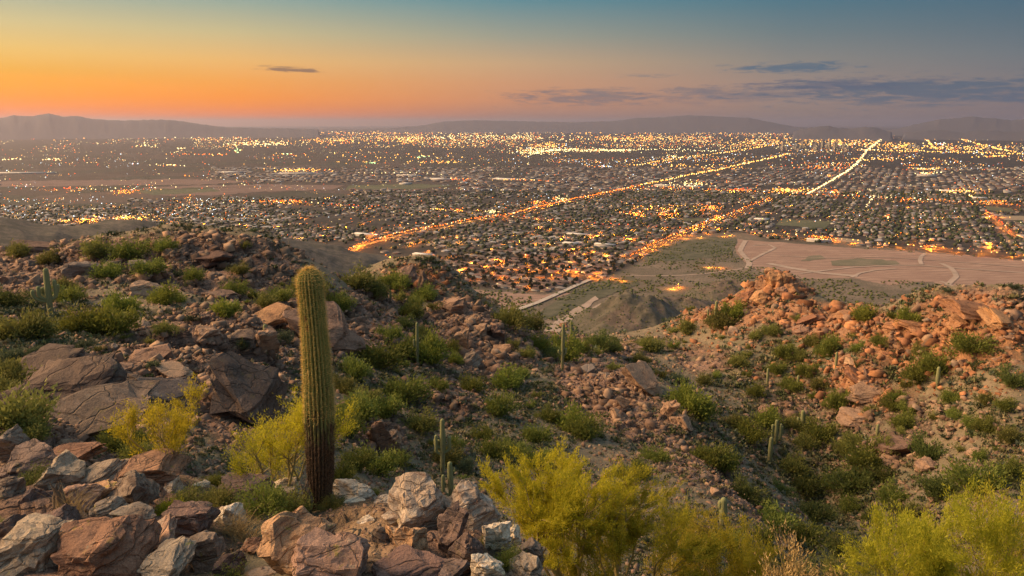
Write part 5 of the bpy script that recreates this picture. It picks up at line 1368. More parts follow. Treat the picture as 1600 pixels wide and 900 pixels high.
# ================================================================ the valley: roads, fields, houses, trees, lamps
def strip(name, pl, width, z, mat, label, kind='structure'):
    pl = np.array([plain(a, b) for a, b in pl], float)
    # resample
    seg = np.hypot(*np.diff(pl, axis=0).T); s = np.concatenate([[0], np.cumsum(seg)]); n = max(2, int(s[-1] / 60) + 1)
    t = np.linspace(0, s[-1], n); P = np.stack([np.interp(t, s, pl[:, 0]), np.interp(t, s, pl[:, 1])], 1)
    T = np.gradient(P, axis=0); T /= np.linalg.norm(T, axis=1)[:, None]; N = np.stack([-T[:, 1], T[:, 0]], 1)
    V = np.concatenate([np.c_[P + N * width / 2, np.full(n, z)], np.c_[P - N * width / 2, np.full(n, z)]])
    i = np.arange(n - 1); F = np.stack([i, i + n, i + n + 1, i + 1], 1)
    o = link(name, npmesh(name, V, F, [mat])); tag(o, label, kind=kind)
    return P, N
def mat_ground(name, ca, cb, sc, stripes=None, cc=None):
    m, t, b = new_mat(name); g = t.add('ShaderNodeNewGeometry'); p = g.outputs['Position']
    n = t.noise(p, sc, 7, .7); c = t.mix(t.mapr(n, .38, .62), ca, cb)
    if stripes:
        mp = t.add('ShaderNodeMapping'); t.put(mp.inputs[0], p); mp.inputs['Rotation'].default_value = (0, 0, stripes[0])
        wv = t.add('ShaderNodeTexWave'); t.put(wv.inputs['Vector'], mp.outputs[0]); wv.inputs['Scale'].default_value = stripes[1]; wv.inputs['Distortion'].default_value = 9; wv.inputs['Detail'].default_value = 3; wv.bands_direction = 'Y'
        c = t.mix(t.math('MULTIPLY', t.mapr(wv.outputs[0], .6, .95), t.mapr(n, .4, .6, .1, .6)), c, cc or tuple(x * .6 for x in ca))
    t.put(b.inputs['Base Color'], c); return m
M['asphalt'] = mat_ground('asphalt', (.06, .055, .05), (.09, .08, .07), .02)
M['concrete'] = mat_ground('pale_concrete', (.36, .32, .29), (.46, .42, .38), .03)
M['dirt_road'] = mat_ground('pale_dirt', (.30, .24, .20), (.40, .32, .275), .02)
M['graded'] = mat_ground('graded_earth', (.24, .16, .13), (.33, .23, .185), .012, (R(-2), .011))
M['field_brown'] = mat_ground('ploughed_field', (.14, .095, .085), (.18, .125, .11), .008)
M['field_green'] = mat_ground('green_field', (.075, .085, .05), (.11, .115, .07), .008)
M['field_tan'] = mat_ground('stubble_field', (.23, .19, .14), (.28, .235, .17), .01)
M['scrubdark'] = mat_ground('dark_scrub', (.055, .062, .038), (.12, .115, .08), .03)
M['scrubland'] = mat_ground('scrubland', (.12, .12, .08), (.19, .165, .12), .02)
_z = [0.0]
def patch(name, poly, mat, label):
    _z[0] += .04
    rg = []
    for (a, b), (c_, d_) in zip(poly, poly[1:] + poly[:1]):
        m_ = max(1, int(math.hypot(c_ - a, (d_ - b) * 2) / 7))
        for q in range(m_):
            f = q / m_; rg.append((a + (c_ - a) * f + (RNG.normal(0, 1.6) if q else 0), b + (d_ - b) * f + (RNG.normal(0, .45) if q else 0)))
    P = [tuple(map(float, plain(a, b))) for a, b in rg]
    tag(link(name, sheet(name, P, .15 + _z[0], M[mat])), kind='structure', label=label)
patch('graded_ground', [(1152,374),(1250,381),(1340,388),(1480,397),(1620,409),(1760,424),(1700,470),(1600,452),(1560,470),(1520,462),(1490,446),(1440,440),(1390,446),(1330,434),(1262,436),(1200,430),(1168,414),(1150,396)], 'graded', 'pinkish graded construction ground with long furrows')
patch('graded_ground', [(700,448),(760,455),(850,461),(900,456),(860,468),(800,484),(760,478),(700,466),(682,455)], 'graded', 'pinkish bare ground below the nearest red roofed houses')
patch('field', [(222,293),(300,290),(420,288),(540,290),(520,296),(400,300),(330,306),(250,305)], 'field_brown', 'long brown ploughed field in front of the left suburb')
patch('field', [(200,297),(330,293),(345,299),(240,305)], 'field_green', 'dull green field at the left end of the brown field')
patch('field', [(0,283),(180,281),(300,280),(400,283),(330,288),(140,291),(0,292)], 'field_brown', 'flat brown field far at the left')
patch('field', [(545,290),(640,287),(720,290),(640,296),(540,297)], 'field_green', 'dark green field beyond the middle suburb')
patch('field', [(1302,371),(1345,375),(1350,382),(1302,379)], 'field_tan', 'small rectangular grass field beside the construction ground')
patch('field', [(1222,342),(1300,346),(1290,357),(1210,352)], 'field_green', 'green park between the roofs at the right')
patch('field', [(1058,341),(1130,341),(1118,346),(1060,345)], 'field_green', 'green sports field near the orange lamps')
patch('field', [(1540,322),(1580,325),(1585,331),(1542,329)], 'field_green', 'green field at the right near the bright crossing')
patch('field', [(1560,337),(1640,338),(1650,346),(1570,344)], 'field_tan', 'tan field at the right edge behind the houses')
patch('scrub_patch', [(1010,398),(1040,388),(1075,376),(1120,370),(1150,372),(1146,392),(1120,402),(1060,408),(1010,408)], 'scrubdark', 'dark green scrub slope left of the construction ground')
patch('scrub_patch', [(870,470),(905,452),(935,440),(990,432),(1000,445),(950,462),(900,482),(850,500),(835,494)], 'scrubdark', 'dark band of scrub between the two pale roads')
patch('scrub_patch', [(1298,408),(1340,404),(1400,408),(1406,413),(1330,416),(1300,415)], 'scrubland', 'green scrub island in the construction ground')
patch('scrub_patch', [(1262,401),(1282,399),(1290,404),(1265,408),(1250,408)], 'scrubland', 'smaller scrub island in the construction ground')
patch('wash', [(848,520),(872,498),(906,478),(930,463),(936,468),(912,486),(886,505),(872,522)], 'dirt_road', 'pale sandy wash below the suburb')
patch('field', [(990,300),(1180,302),(1150,298),(1010,296)], 'field_green', 'dark green strip of land in the middle city')
strip('dirt_road', [(780,496),(800,488),(840,474),(872,460),(900,447),(922,438)], 12, 2.2, M['concrete'], 'pale straight service road climbing to the suburb')
strip('dirt_road', [(1165,376),(1160,384),(1156,392),(1162,400),(1172,410),(1168,420)], 14, .95, M['dirt_road'], 'winding pale track at the left of the construction ground')
strip('dirt_road', [(1176,384),(1200,382),(1212,388),(1190,398),(1172,408)], 9, .97, M['dirt_road'], 'looping pale track on the small mound')
strip('dirt_road', [(1200,412),(1240,420),(1290,428),(1340,432)], 22, .99, M['dirt_road'], 'broad pale haul road in the construction ground')
strip('dirt_road', [(930,505),(915,495),(918,486),(940,475)], 9, .5, M['dirt_road'], 'track bending round the foot of the small hill')
strip('dirt_road', [(980,430),(1040,432),(1100,428),(1160,420)], 7, .5, M['dirt_road'], 'pale track between the suburb and the red knob')
for pl_, w_, n_ in (([(1250,428),(1330,418),(1420,414),(1500,420),(1620,428)], 9, 'pale track winding along the graded ground'), ([(1440,414),(1436,404),(1446,396)], 10, 'short haul ramp to the houses'),
                ([(1480,446),(1495,432),(1488,420),(1470,412)], 12, 'curving gravel track at the right of the graded ground'), ([(1220,400),(1290,404),(1380,402),(1500,410),(1620,420)], 5, 'thin track across the graded ground'),
                ([(1330,434),(1350,424),(1400,420)], 8, 'loop track by the lower edge of the graded ground'), ([(1470,440),(1500,452),(1530,462)], 8, 'straight trail through the scrub at the right')):
    strip('dirt_road', pl_, w_, 1.02 + len(pl_) * .01 + w_ * .003, M['dirt_road'], n_)
ROADS = [
 ([(452,409),(480,410),(505,412),(525,411),(545,408),(570,406),(610,404)], 12, 22, 'orange', 'orange lit road behind the top of the giant cactus'),
 ([(533,403),(548,394),(562,386),(590,378),(620,369),(650,362),(690,357),(716,350),(740,345),(770,341),(800,338)], 18, 110, 'orange', 'bright orange lit avenue curving into the suburb'),
 ([(800,338),(830,329),(860,322),(890,315),(930,307),(960,301),(1000,292)], 18, 130, 'orange', 'lit avenue running through the middle suburb'),
 ([(1000,292),(1040,284),(1080,275),(1120,268),(1160,258),(1200,250),(1236,241)], 20, 170, 'gold', 'golden avenue running on towards downtown'),
 ([(560,386),(600,358),(650,353),(700,357)], 10, 14, 'orange', 'side road branching from the bright orange avenue'),
 ([(760,341),(830,343),(880,349),(930,353),(1000,357),(1060,360),(1090,358)], 12, 22, 'red', 'orange red road through the roofs in the middle'),
 ([(1090,358),(1150,362),(1220,369),(1300,377),(1400,387),(1500,395),(1620,406)], 12, 44, 'gold', 'road along the edge of the construction ground'),
 ([(985,405),(1015,388),(1040,377),(1065,367),(1090,357),(1112,348),(1140,338),(1180,321),(1206,312)], 14, 90, 'orange', 'diagonal lit street running away at the right'),
 ([(862,436),(890,424),(922,436)], 8, 6, 'orange', 'curving street among the nearest red roofs'),
 ([(1262,306),(1292,289),(1322,271),(1340,256),(1348,246),(1354,237),(1374,221),(1392,210)], 34, 260, 'white', 'dazzling straight avenue of traffic lights at the right'),
 ([(1000,294),(1100,298),(1200,303),(1262,307),(1310,308),(1365,311),(1480,316),(1620,326)], 16, 90, 'orange', 'long cross street of orange lamps at the right'),
 ([(1353,327),(1358,319),(1366,308)], 14, 16, 'white', 'short bright street segment at the right'),
 ([(1540,334),(1552,341),(1566,354),(1582,369)], 12, 16, 'red', 'orange street crossing the roofs at the right edge'),
 ([(460,317),(520,323),(580,326),(610,323)], 12, 16, 'red', 'orange red road across the left suburb'),
 ([(360,317),(400,318),(440,317),(480,317)], 12, 18, 'orange', 'lamp lit road along the top of the left suburb'),
 ([(800,283),(840,285),(880,287)], 14, 14, 'orange', 'short orange lit road in the middle distance'),
 ([(990,262),(1040,252),(1080,247),(1110,243),(1160,236),(1200,229)], 20, 80, 'gold', 'faint golden avenue beyond the middle city'),
 ([(1434,210),(1446,219),(1462,234)], 30, 40, 'gold', 'short lit avenue near the right horizon'),
 ([(1498,217),(1530,227),(1560,234),(1590,240)], 30, 60, 'gold', 'lit freeway at the far right'),
 ([(1530,219),(1545,213),(1556,211)], 30, 26, 'red', 'orange lit road below the right hand mountains'),
 ([(1340,236),(1440,238),(1540,241),(1620,243)], 26, 90, 'gold', 'freeway crossing behind the dazzling avenue'),
 ([(880,238),(960,236),(1040,235),(1120,238)], 24, 70, 'pale', 'freeway of pale lights in the middle distance'),
 ([(820,246),(850,238),(900,234)], 24, 50, 'pale', 'bright interchange in the middle distance'),
 ([(560,273),(640,272),(700,276)], 16, 12, 'pale', 'pale road on the plain'),
 ([(150,299),(240,297),(320,294),(420,291)], 12, 8, 'pale', 'pale road beside the brown field'),
]
LC = {'orange': (1.0, .17, .01), 'gold': (1.0, .43, .075), 'white': (1.0, .60, .24), 'red': (1.0, .10, .012), 'pale': (1.0, .74, .30), 'green': (.62, 1.0, .38), 'cool': (.8, .92, 1.0)}
LP = []  # px, py, colour, size in photo px, height
roadlines = []
for i, (pl, wd, n, c, lab) in enumerate(ROADS):
    P, N = strip('road', pl, wd * (1 if c != 'white' else 1), 1.1 + i * .05, M['asphalt'], lab)
    roadlines.append((P, wd))
    a = np.array(pl, float)
    seg = np.hypot(*np.diff(a, axis=0).T); s = np.concatenate([[0], np.cumsum(seg)])
    t = (np.arange(n) + RNG.uniform(-.3, .3, n)) / n * s[-1]
    x = np.interp(t, s, a[:, 0]); y = np.interp(t, s, a[:, 1])
    big = 1.0 if c != 'white' else 1.0
    for q in range(n):
        LP.append((x[q] + RNG.normal(0, 1.0), y[q] + RNG.normal(0, .6 if c != 'white' else .45), c if RNG.random() < .8 else 'pale', big * RNG.uniform(.7, 1.5), 9))
# clusters of lights: cx, cy, half width, half height, count, colour
CL = [(14,251,16,1.5,14,'pale'),(78,251,22,1.5,20,'pale'),(225,230,20,3,18,'pale'),(280,233,14,1,10,'pale'),(205,258,6,1,5,'cool'),(265,260,30,1.5,18,'pale'),(310,243,46,1.5,26,'orange'),
 (465,268,42,2.6,80,'gold'),(370,237,10,3,12,'green'),(447,242,10,1,8,'green'),(410,225,50,3.5,110,'pale'),(190,211,60,2.2,70,'pale'),(120,216,60,1.6,40,'gold'),(289,276,1.5,1,3,'orange'),(297,308,2,1.5,4,'orange'),
 (461,317,5,2,8,'orange'),(440,318,40,1.5,24,'orange'),(195,301,22,2,26,'orange'),(103,297,25,1.5,12,'red'),(200,343,30,3,60,'gold'),(135,347,20,2.5,30,'gold'),(103,349,8,2,12,'gold'),(478,409,12,2.5,10,'orange'),(515,411,9,2,8,'orange'),
 (525,221,52,5,130,'gold'),(582,256,10,1.2,9,'green'),(640,219,62,6,170,'gold'),(662,247,12,2,14,'green'),(700,255,34,1.5,24,'gold'),(718,282,15,2,16,'orange'),(812,283,34,1.5,18,'gold'),(770,334,13,2.6,24,'pale'),(715,331,9,2.5,12,'orange'),(685,330,10,2,9,'gold'),
 (840,319,13,3,20,'orange'),(830,240,26,3,46,'pale'),(845,236,46,4,110,'pale'),(950,236,56,2,100,'pale'),(938,262,13,1.5,14,'cool'),(1053,246,16,2,22,'pale'),(860,228,22,5,60,'gold'),(985,217,90,5,220,'gold'),(1075,290,34,4,70,'pale'),(875,314,16,3.5,30,'pale'),
 (990,337,16,4,30,'orange'),(1040,338,20,4,30,'orange'),(1110,327,18,6,40,'orange'),(1122,275,2,1.5,5,'orange'),(1136,287,3,2,5,'orange'),(1150,299,22,2.5,26,'red'),(1104,350,.6,.6,4,'cool'),(1122,342,9,2.5,14,'orange'),(1088,358,6,3,10,'orange'),
 (1295,277,2.5,2,7,'orange'),(1446,266,24,1.5,34,'gold'),(1447,273,16,1.6,30,'pale'),(1240,300,46,4,90,'gold'),(1302,302,8,2.5,14,'orange'),(1459,291,1,1,4,'orange'),(1500,302,34,3,40,'gold'),(1517,309,3,1.5,6,'pale'),(1417,315,8,2.5,10,'orange'),
 (1280,374,17,2,22,'orange'),(1450,389,7,2.2,10,'orange'),(1546,388,4,4,9,'orange'),(1387,342,4,3,7,'orange'),(1310,222,66,8,240,'gold'),(1470,226,9,2.5,14,'cool'),(1550,246,24,2,34,'gold'),(1230,206,20,2.5,40,'gold'),(1180,222,80,8,140,'gold'),
 (1480,232,120,6,180,'gold'),(1400,228,60,5,90,'gold'),(760,215,120,6,230,'pale'),(330,214,90,3,90,'pale'),(40,214,60,2.5,30,'gold'),(560,209,160,2.5,90,'gold'),(900,207,200,2.5,130,'gold'),(1120,208,110,2.5,70,'gold'),(1030,330,60,8,40,'gold'),(1110,262,90,8,70,'gold'),
 (985,377,10,2,9,'orange'),(930,373,16,2,10,'gold'),(1560,318,30,2,22,'orange'),(1380,250,60,4,60,'gold'),(1290,262,50,6,60,'orange'),(620,247,200,12,120,'gold')]
for cx, cyy, hw, hh, n, c in CL:
    for q in range(n):
        cc = c if RNG.random() < .7 else RNG.choice(['gold', 'pale', 'orange'])
        LP.append((cx + RNG.normal(0, hw * .55), cyy + RNG.normal(0, max(hh, .5) * .55), str(cc), RNG.uniform(.6, 1.35), 8))
# scattered lights everywhere, thick in the far band and thinner close by
def band(n, x0, x1, y0, y1, cs, s0, s1, pat=0):
    k = 0
    while k < n:
        x, y = RNG.uniform(x0, x1), RNG.uniform(y0, y1)
        w_ = fbm(np.array([x / 46.]), np.array([y / 7.]), 3, 100 + pat)[0]
        if RNG.random() > max(0, (w_ - .43) * 5) ** 1.4: continue
        LP.append((x, y, str(RNG.choice(cs)), s0 * .75 + (s1 - s0 * .6) * RNG.random() ** 3, 7)); k += 1
band(3000, 300, 1300, 206, 232, ['gold', 'gold', 'pale', 'orange', 'pale'], .45, 1.0)
band(2100, -20, 1620, 205, 240, ['gold', 'pale', 'pale', 'orange'], .4, .9, 1)
band(1500, 800, 1620, 225, 262, ['gold', 'orange', 'pale', 'gold', 'cool'], .45, 1.0, 2)
band(1700, -20, 1620, 240, 300, ['gold', 'pale', 'pale', 'orange', 'cool', 'red'], .4, .85, 3)
band(900, -20, 1620, 295, 350, ['gold', 'pale', 'orange', 'orange', 'cool'], .45, .95, 4)
band(420, 440, 1620, 345, 395, ['gold', 'orange', 'orange', 'pale'], .5, .95, 5)
band(450, 0, 420, 312, 348, ['gold', 'orange', 'pale', 'cool'], .5, .95, 6)

# near orange pools: each is a real lamp on a pole
POOL = [(683,403),(702,407),(737,398),(775,408),(758,419),(776,418),(724,422),(736,414),(749,440),(820,436),(824,451),(820,402),(912,400),(894,412),(891,426),(862,435),(924,435),(940,425),(948,408),(958,417),(836,383),(768,392),(672,382),(666,395),(766,431),
 (640,385),(613,386),(858,384),(948,402),(1010,392),(1005,397),(975,402),(1052,452),(1060,449),(1080,368),(1072,373),(1095,372),(1105,366),(1130,370),(1140,368),(1262,374),(1278,372),(1290,375),(1000,375),(985,377),(960,371),(936,372),(1040,382),
 (480,409),(475,410),(487,409),(510,411),(520,411),(1386,340),(1395,348),(1440,350),(1402,370),(1420,368),(1450,388),(1456,390),(1462,386),(1546,384),(1548,392),(1590,386),(1567,340),(1562,330),(1500,362),(1340,352),(1330,356),(1230,369),(1210,366),
 (700,386),(714,372),(790,384),(880,372),(905,390),(925,395),(640,372),(600,366),(575,372),(545,395),(552,391),(560,388),(568,384),(575,381),(584,379),(594,377),(604,373),(614,371),(624,368),(636,365),(648,362),(662,361),(678,358),(692,357),(706,353),(720,349),(735,346),(750,343),(770,341),(790,339),(541,399),
 (900,431),(842,437),(810,441),(784,436),(870,405),(850,412),(884,402),(800,424),(835,424),(960,436),(973,440),(1108,418),(1124,419),(822,417),(720,381),(745,376),(833,366),(860,360),(690,372),(655,378),(1012,365),(1035,360),(955,358),(1170,352),(1190,345),(1150,340),(1110,336)]
M['pole'] = mat_plain('galvanised_pole', (.25, .24, .22), .5)
def mat_emit(name, col, st, sample='AUTO'):
    m = bpy.data.materials.new(name); m.use_nodes = True; t = NT(m.node_tree); t.n.clear()
    e = t.add('ShaderNodeEmission'); e.inputs[0].default_value = (*col, 1); e.inputs[1].default_value = st
    o = t.add('ShaderNodeOutputMaterial'); t.l.new(e.outputs[0], o.inputs[0])
    m.cycles.emission_sampling = sample; return m
M['lamp_orange'] = mat_emit('sodium_lamp', (1.0, .25, .015), 3600, 'FRONT')
M['lamp_gold'] = mat_emit('amber_lamp', (1.0, .36, .04), 3600, 'FRONT')
def lamp_meshes():
    pv, pf = tube([[0, 0, 0], [0, 0, 8.6], [0, 0, 9.0], [1.8, 0, 9.3]], [.14, .11, .10, .08], 5)
    pole = npmesh('pole', pv, pf, [M['pole']])
    v = [(1.0,-.5,9.35),(2.8,-.5,9.35),(2.8,.5,9.35),(1.0,.5,9.35),(1.3,-.3,9.65),(2.5,-.3,9.65),(2.5,.3,9.65),(1.3,.3,9.65)]
    head = npmesh('lamp_head', v, [[4,5,6,7],[0,1,5,4],[1,2,6,5],[2,3,7,6],[3,0,4,7]], [M['pole']])
    lens = []
    for k in ('lamp_orange', 'lamp_gold'):
        # the glowing bowl: lit underneath and a little at its front and sides
        v2 = [(1.1,-.42,9.33),(2.7,-.42,9.33),(2.7,.42,9.33),(1.1,.42,9.33),(1.15,-.4,9.2),(2.65,-.4,9.2),(2.65,.4,9.2),(1.15,.4,9.2)]
        lens.append(npmesh('lamp_lens', v2, [[7,6,5,4],[4,5,1,0],[5,6,2,1],[6,7,3,2],[7,4,0,3]], [M[k], M['pole']], mi=[0, 1, 1, 1, 1]))
    return pole, head, lens
POLE, HEAD, LENS = lamp_meshes()
nl = 0
for px, py in POOL:
    x, y = plain(px, py)
    if nl >= 290: break
    o = bpy.data.objects.new('street_lamp', None); COL.objects.link(o); o.location = (x, y, .3); o.rotation_euler = (0, 0, RNG.uniform(0, 6.28))
    link('pole', POLE, o); link('lamp_head', HEAD, o); link('lamp_lens', LENS[0 if RNG.random() < .75 else 1], o); nl += 1
    place = 'on the bright orange avenue' if px < 800 and py < 400 and px > 530 else ('among the nearest red roofed houses' if 660 < px < 990 and py > 395 else ('at the edge of the construction ground' if px > 1200 and py > 364 else ('behind the top of the giant cactus' if px < 530 else 'among the roofs of the suburb')))
    tag(o, f"orange glowing street lamp {place}", 'street lamp', f"orange street lamps {place}")

def occupied(px, py):
    m = desert_mask(px, py, 3) > .5
    for (x0, x1, y0, y1) in [(215,545,286,309),(0,400,278,292),(540,720,285,297),(1300,1352,369,384),(1208,1302,341,358),(1056,1132,340,347),(1538,1588,321,332),(1560,1660,336,347),(0,200,0,322),(200,330,0,312)]:
        m |= (px > x0) & (px < x1) & (py > y0) & (py < y1)
    return m
# the remaining street lamps of the near city, past the first three hundred: one mass of lit lamp bowls
ex = []
for (pl, wd, n, c, lab), (P, _w) in zip(ROADS, roadlines):
    d0 = np.hypot(P[:, 0], P[:, 1])
    if d0.min() > 4300 or c in ('pale', 'white'): continue
    T = np.gradient(P, axis=0); T /= np.linalg.norm(T, axis=1)[:, None]
    for (q, t_, dd) in zip(P, T, d0):
        if dd < 4300:
            for sd in (-1, 1):
                if RNG.random() < .75: ex.append((q[0] - t_[1] * sd * wd * .45 + RNG.normal(0, 5), q[1] + t_[0] * sd * wd * .45 + RNG.normal(0, 5)))
for cx, cyy, hw, hh, n, c in CL:
    if c in ('orange', 'gold', 'red') and cyy > 296:
        for q in range(int(n * .5)):
            X, Y = plain(cx + RNG.normal(0, hw * .5), cyy + RNG.normal(0, hh * .5)); ex.append((float(X), float(Y)))
k = 0
while k < 150:
    a, b = RNG.uniform(0, 1600), RNG.uniform(300, 430)
    if desert_mask(np.float64(a), np.float64(b)) < .1 and not occupied(np.array([a]), np.array([b]))[0]: X, Y = plain(a, b); ex.append((float(X), float(Y))); k += 1
v2 = np.array([(-.9,-.5,9.35),(.9,-.5,9.35),(.9,.5,9.35),(-.9,.5,9.35),(-.85,-.45,9.2),(.85,-.45,9.2),(.85,.45,9.2),(-.85,.45,9.2)]); f2 = np.array([[7,6,5,4],[4,5,1,0],[5,6,2,1],[6,7,3,2],[7,4,0,3],[0,1,2,3]])
ex = np.array(ex); V = v2[None] + np.c_[ex, ex[:, 0] * 0][:, None]; F = (f2[None] + (np.arange(len(ex)) * 8)[:, None, None]).reshape(-1, 4)
mi = np.tile([0, 1, 1, 1, 1, 1], len(ex))
tag(link('street_lamp_bowls', npmesh('street_lamp_bowls', V.reshape(-1, 3), F, [M['lamp_orange'], M['pole']], mi=mi)), 'hundreds of orange street lamps strung through the near city', kind='stuff')

# everything farther: lights only, one mass per colour
ico_v, ico_f = None, None
bm = bmesh.new(); bmesh.ops.create_icosphere(bm, subdivisions=1, radius=.5); ico_v = np.array([v.co[:] for v in bm.verts]); ico_f = np.array([[v.index for v in f.verts] for f in bm.faces]); bm.free()
octv = np.array([(.5,0,0),(-.5,0,0),(0,.5,0),(0,-.5,0),(0,0,.5),(0,0,-.5)]); octf = np.array([[0,2,4],[2,1,4],[1,3,4],[3,0,4],[2,0,5],[1,2,5],[3,1,5],[0,3,5]])
STR = {'orange': 3.2, 'gold': 3.2, 'white': 2.6, 'red': 2.6, 'pale': 2.8, 'green': 2.6, 'cool': 3.0}
for c in LC:
    rows = [r_ for r_ in LP if r_[2] == c and r_[1] > 203.5]
    if not rows: continue
    a = np.array([(r_[0], r_[1], r_[3], r_[4]) for r_ in rows])
    x, y = plain(a[:, 0], a[:, 1]); d = np.hypot(x, y)
    ok = desert_mask(a[:, 0], a[:, 1]) < .8
    x, y, d, a = x[ok], y[ok], d[ok], a[ok]
    S = a[:, 2] * d / FPX * 1.42
    V = octv[None] * S[:, None, None] * np.array([1, 1, .75]) + np.stack([x, y, a[:, 3] + S * .4], 1)[:, None]
    F = octf[None] + (np.arange(len(x)) * 6)[:, None, None]
    M['glow_' + c] = mat_emit('city_light_' + c, LC[c], STR[c], 'NONE')
    tag(link('city_lights', npmesh('city_lights', V.reshape(-1, 3), F.reshape(-1, 3), [M['glow_' + c]])), {'orange': 'orange', 'gold': 'golden', 'white': 'brilliant white gold', 'red': 'red orange', 'pale': 'pale yellow', 'green': 'greenish', 'cool': 'bluish white'}[c] + ' lights of the city across the valley', kind='stuff')

# ---------------------------------------------------------------- houses on a street grid turned 27 degrees
GA = R(-27)
eu = np.array([math.cos(GA), math.sin(GA)]); ev = np.array([-math.sin(GA), math.cos(GA)])   # east, north of the street grid
def near_road(x, y):
    m = np.zeros(x.shape, bool)
    for P, wd in roadlines:
        seg = P[:-1]; sv = P[1:] - seg; L2 = (sv ** 2).sum(1)
        for i in range(len(seg)):
            t = np.clip(((x - seg[i, 0]) * sv[i, 0] + (y - seg[i, 1]) * sv[i, 1]) / L2[i], 0, 1)
            m |= np.hypot(x - seg[i, 0] - t * sv[i, 0], y - seg[i, 1] - t * sv[i, 1]) < wd * .6 + 10
    return m
def grid_sites(du, dv, ymin, ymax, fill, seed, x0=-60, x1=1660):
    rng = np.random.default_rng(seed)
    u, v = np.meshgrid(np.arange(-9000, 9000, du), np.arange(0, 9000, dv))
    u = u + rng.normal(0, du * .10, u.shape); v = v + rng.normal(0, dv * .06, v.shape) + 14 * np.sin(u / 130)
    x = u * eu[0] + v * ev[0]; y = u * eu[1] + v * ev[1]
    x, y = x.ravel(), y.ravel(); k = y > 900; x, y = x[k], y[k]
    px, py = proj(x, y, x * 0)
    k = (px > x0) & (px < x1) & (py > ymin) & (py < ymax) & ~occupied(px, py)
    x, y, px, py = x[k], y[k], px[k], py[k]
    dens = fbm(x / 300, y / 300, 3, 200)
    ub = np.abs(((x * eu[0] + y * eu[1]) % 260) - 130) < 118; vb = ((x * ev[0] + y * ev[1]) - 14 * np.sin((x * eu[0] + y * eu[1]) / 130)) % 99 > 24
    k = (ub & vb if du < 30 else True) & (rng.random(len(x)) < fill * np.clip((dens - .30) * 6, .12, 1)) & ~near_road(x, y)
    return x[k], y[k], px[k], py[k]
hx, hy, hpx, hpy = grid_sites(23, 33, 303, 460, .88, 1)
order = np.argsort(np.hypot(hx, hy)); hx, hy, hpx, hpy = (a[order] for a in (hx, hy, hpx, hpy))
gx, gy, gpx, gpy = grid_sites(44, 60, 262, 303, .62, 2)
ROOFC = [(.16,.10,.085), (.105,.078,.070), (.15,.12,.105), (.19,.175,.17), (.32,.32,.33), (.075,.072,.075), (.12,.12,.125)]
for i, c in enumerate(ROOFC): M[f'roof{i}'] = mat_ground(['red_brown_tile_roof','dark_brown_tile_roof','tan_tile_roof','pale_tile_roof','white_flat_roof','dark_shingle_roof','grey_shingle_roof'][i], c, tuple(x * 1.2 for x in c), .3)
M['wall_cream'] = mat_plain('cream_stucco', (.32, .27, .23)); M['wall_white'] = mat_plain('white_stucco', (.50, .49, .47)); M['wall_tan'] = mat_plain('tan_stucco', (.20, .16, .14))
M['door_grey'] = mat_plain('garage_door', (.5, .46, .42)); M['window_lit'] = mat_emit('lit_window', (1.0, .62, .22), 1.0, 'NONE'); M['window_dark'] = mat_plain('dark_glass', (.03, .035, .04), .2)
def hip(w, d, h0, h1, ov=.6, ox=0, oy=0):
    a, b = w / 2 + ov, d / 2 + ov; rdg = max(0.1, a - b) if a > b else .1
    V = [(-a+ox,-b+oy,h0),(a+ox,-b+oy,h0),(a+ox,b+oy,h0),(-a+ox,b+oy,h0),(-rdg+ox,oy,h1),(rdg+ox,oy,h1)]
    return V, [[0,1,5,4],[2,3,4,5]], [[1,2,5],[3,0,4]]
def boxw(w, d, h, ox=0, oy=0):
    a, b = w / 2, d / 2
    return [(-a+ox,-b+oy,0),(a+ox,-b+oy,0),(a+ox,b+oy,0),(-a+ox,b+oy,0),(-a+ox,-b+oy,h),(a+ox,-b+oy,h),(a+ox,b+oy,h),(-a+ox,b+oy,h)], [[0,1,5,4],[1,2,6,5],[2,3,7,6],[3,0,4,7]]
def house_proto(k):
    w, d = [(21, 13), (18, 15), (24, 12)][k]
    v1, f1 = boxw(w, d, 3.4); v2, f2 = boxw(8, 8, 3.1, w / 2 - 5, -d / 2 - 3.9)
    walls = (np.array(v1 + v2, float), np.array(f1 + [[i + 8 for i in f] for f in f2]))
    a, q, t = hip(w, d, 3.3, 6.0); b, q2, t2 = hip(8, 8.2, 3.0, 4.9, .6, w / 2 - 5, -d / 2 - 3.2)
    roof = (np.array(a + b, float), [np.array(q + [[i + 6 for i in f] for f in q2]), np.array(t + [[i + 6 for i in f] for f in t2])])
    gd = (np.array([(w/2-7.5,-d/2-8.0,0),(w/2-2.5,-d/2-8.0,0),(w/2-2.5,-d/2-8.0,2.5),(w/2-7.5,-d/2-8.0,2.5)]), np.array([[0,1,2,3]]))
    wn = (np.array([(-w/2+2,-d/2-.05,1.0),(-w/2+5,-d/2-.05,1.0),(-w/2+5,-d/2-.05,2.4),(-w/2+2,-d/2-.05,2.4)]), np.array([[0,1,2,3]]))
    return walls, roof, gd, wn
HP = [house_proto(k) for k in range(3)]
HM = {}
def hmesh(k, part, mat):
    key = (k, part, mat)
    if key not in HM:
        V, F = HP[k][{'walls': 0, 'roof': 1, 'garage_door': 2, 'window': 3}[part]]; HM[key] = npmesh(part, V, F, [M[mat]])
    return HM[key]
def roof_pick(px, py):
    if 650 < px < 1000 and py > 398: return random.choice([0, 0, 0, 1, 2, 3])
    if px > 1300: return random.choice([0, 1, 2, 2, 3, 6, 4])
    if px < 450: return random.choice([2, 3, 3, 4, 4, 6, 5])
    return random.choice([0, 1, 2, 3, 4, 5, 6, 6])
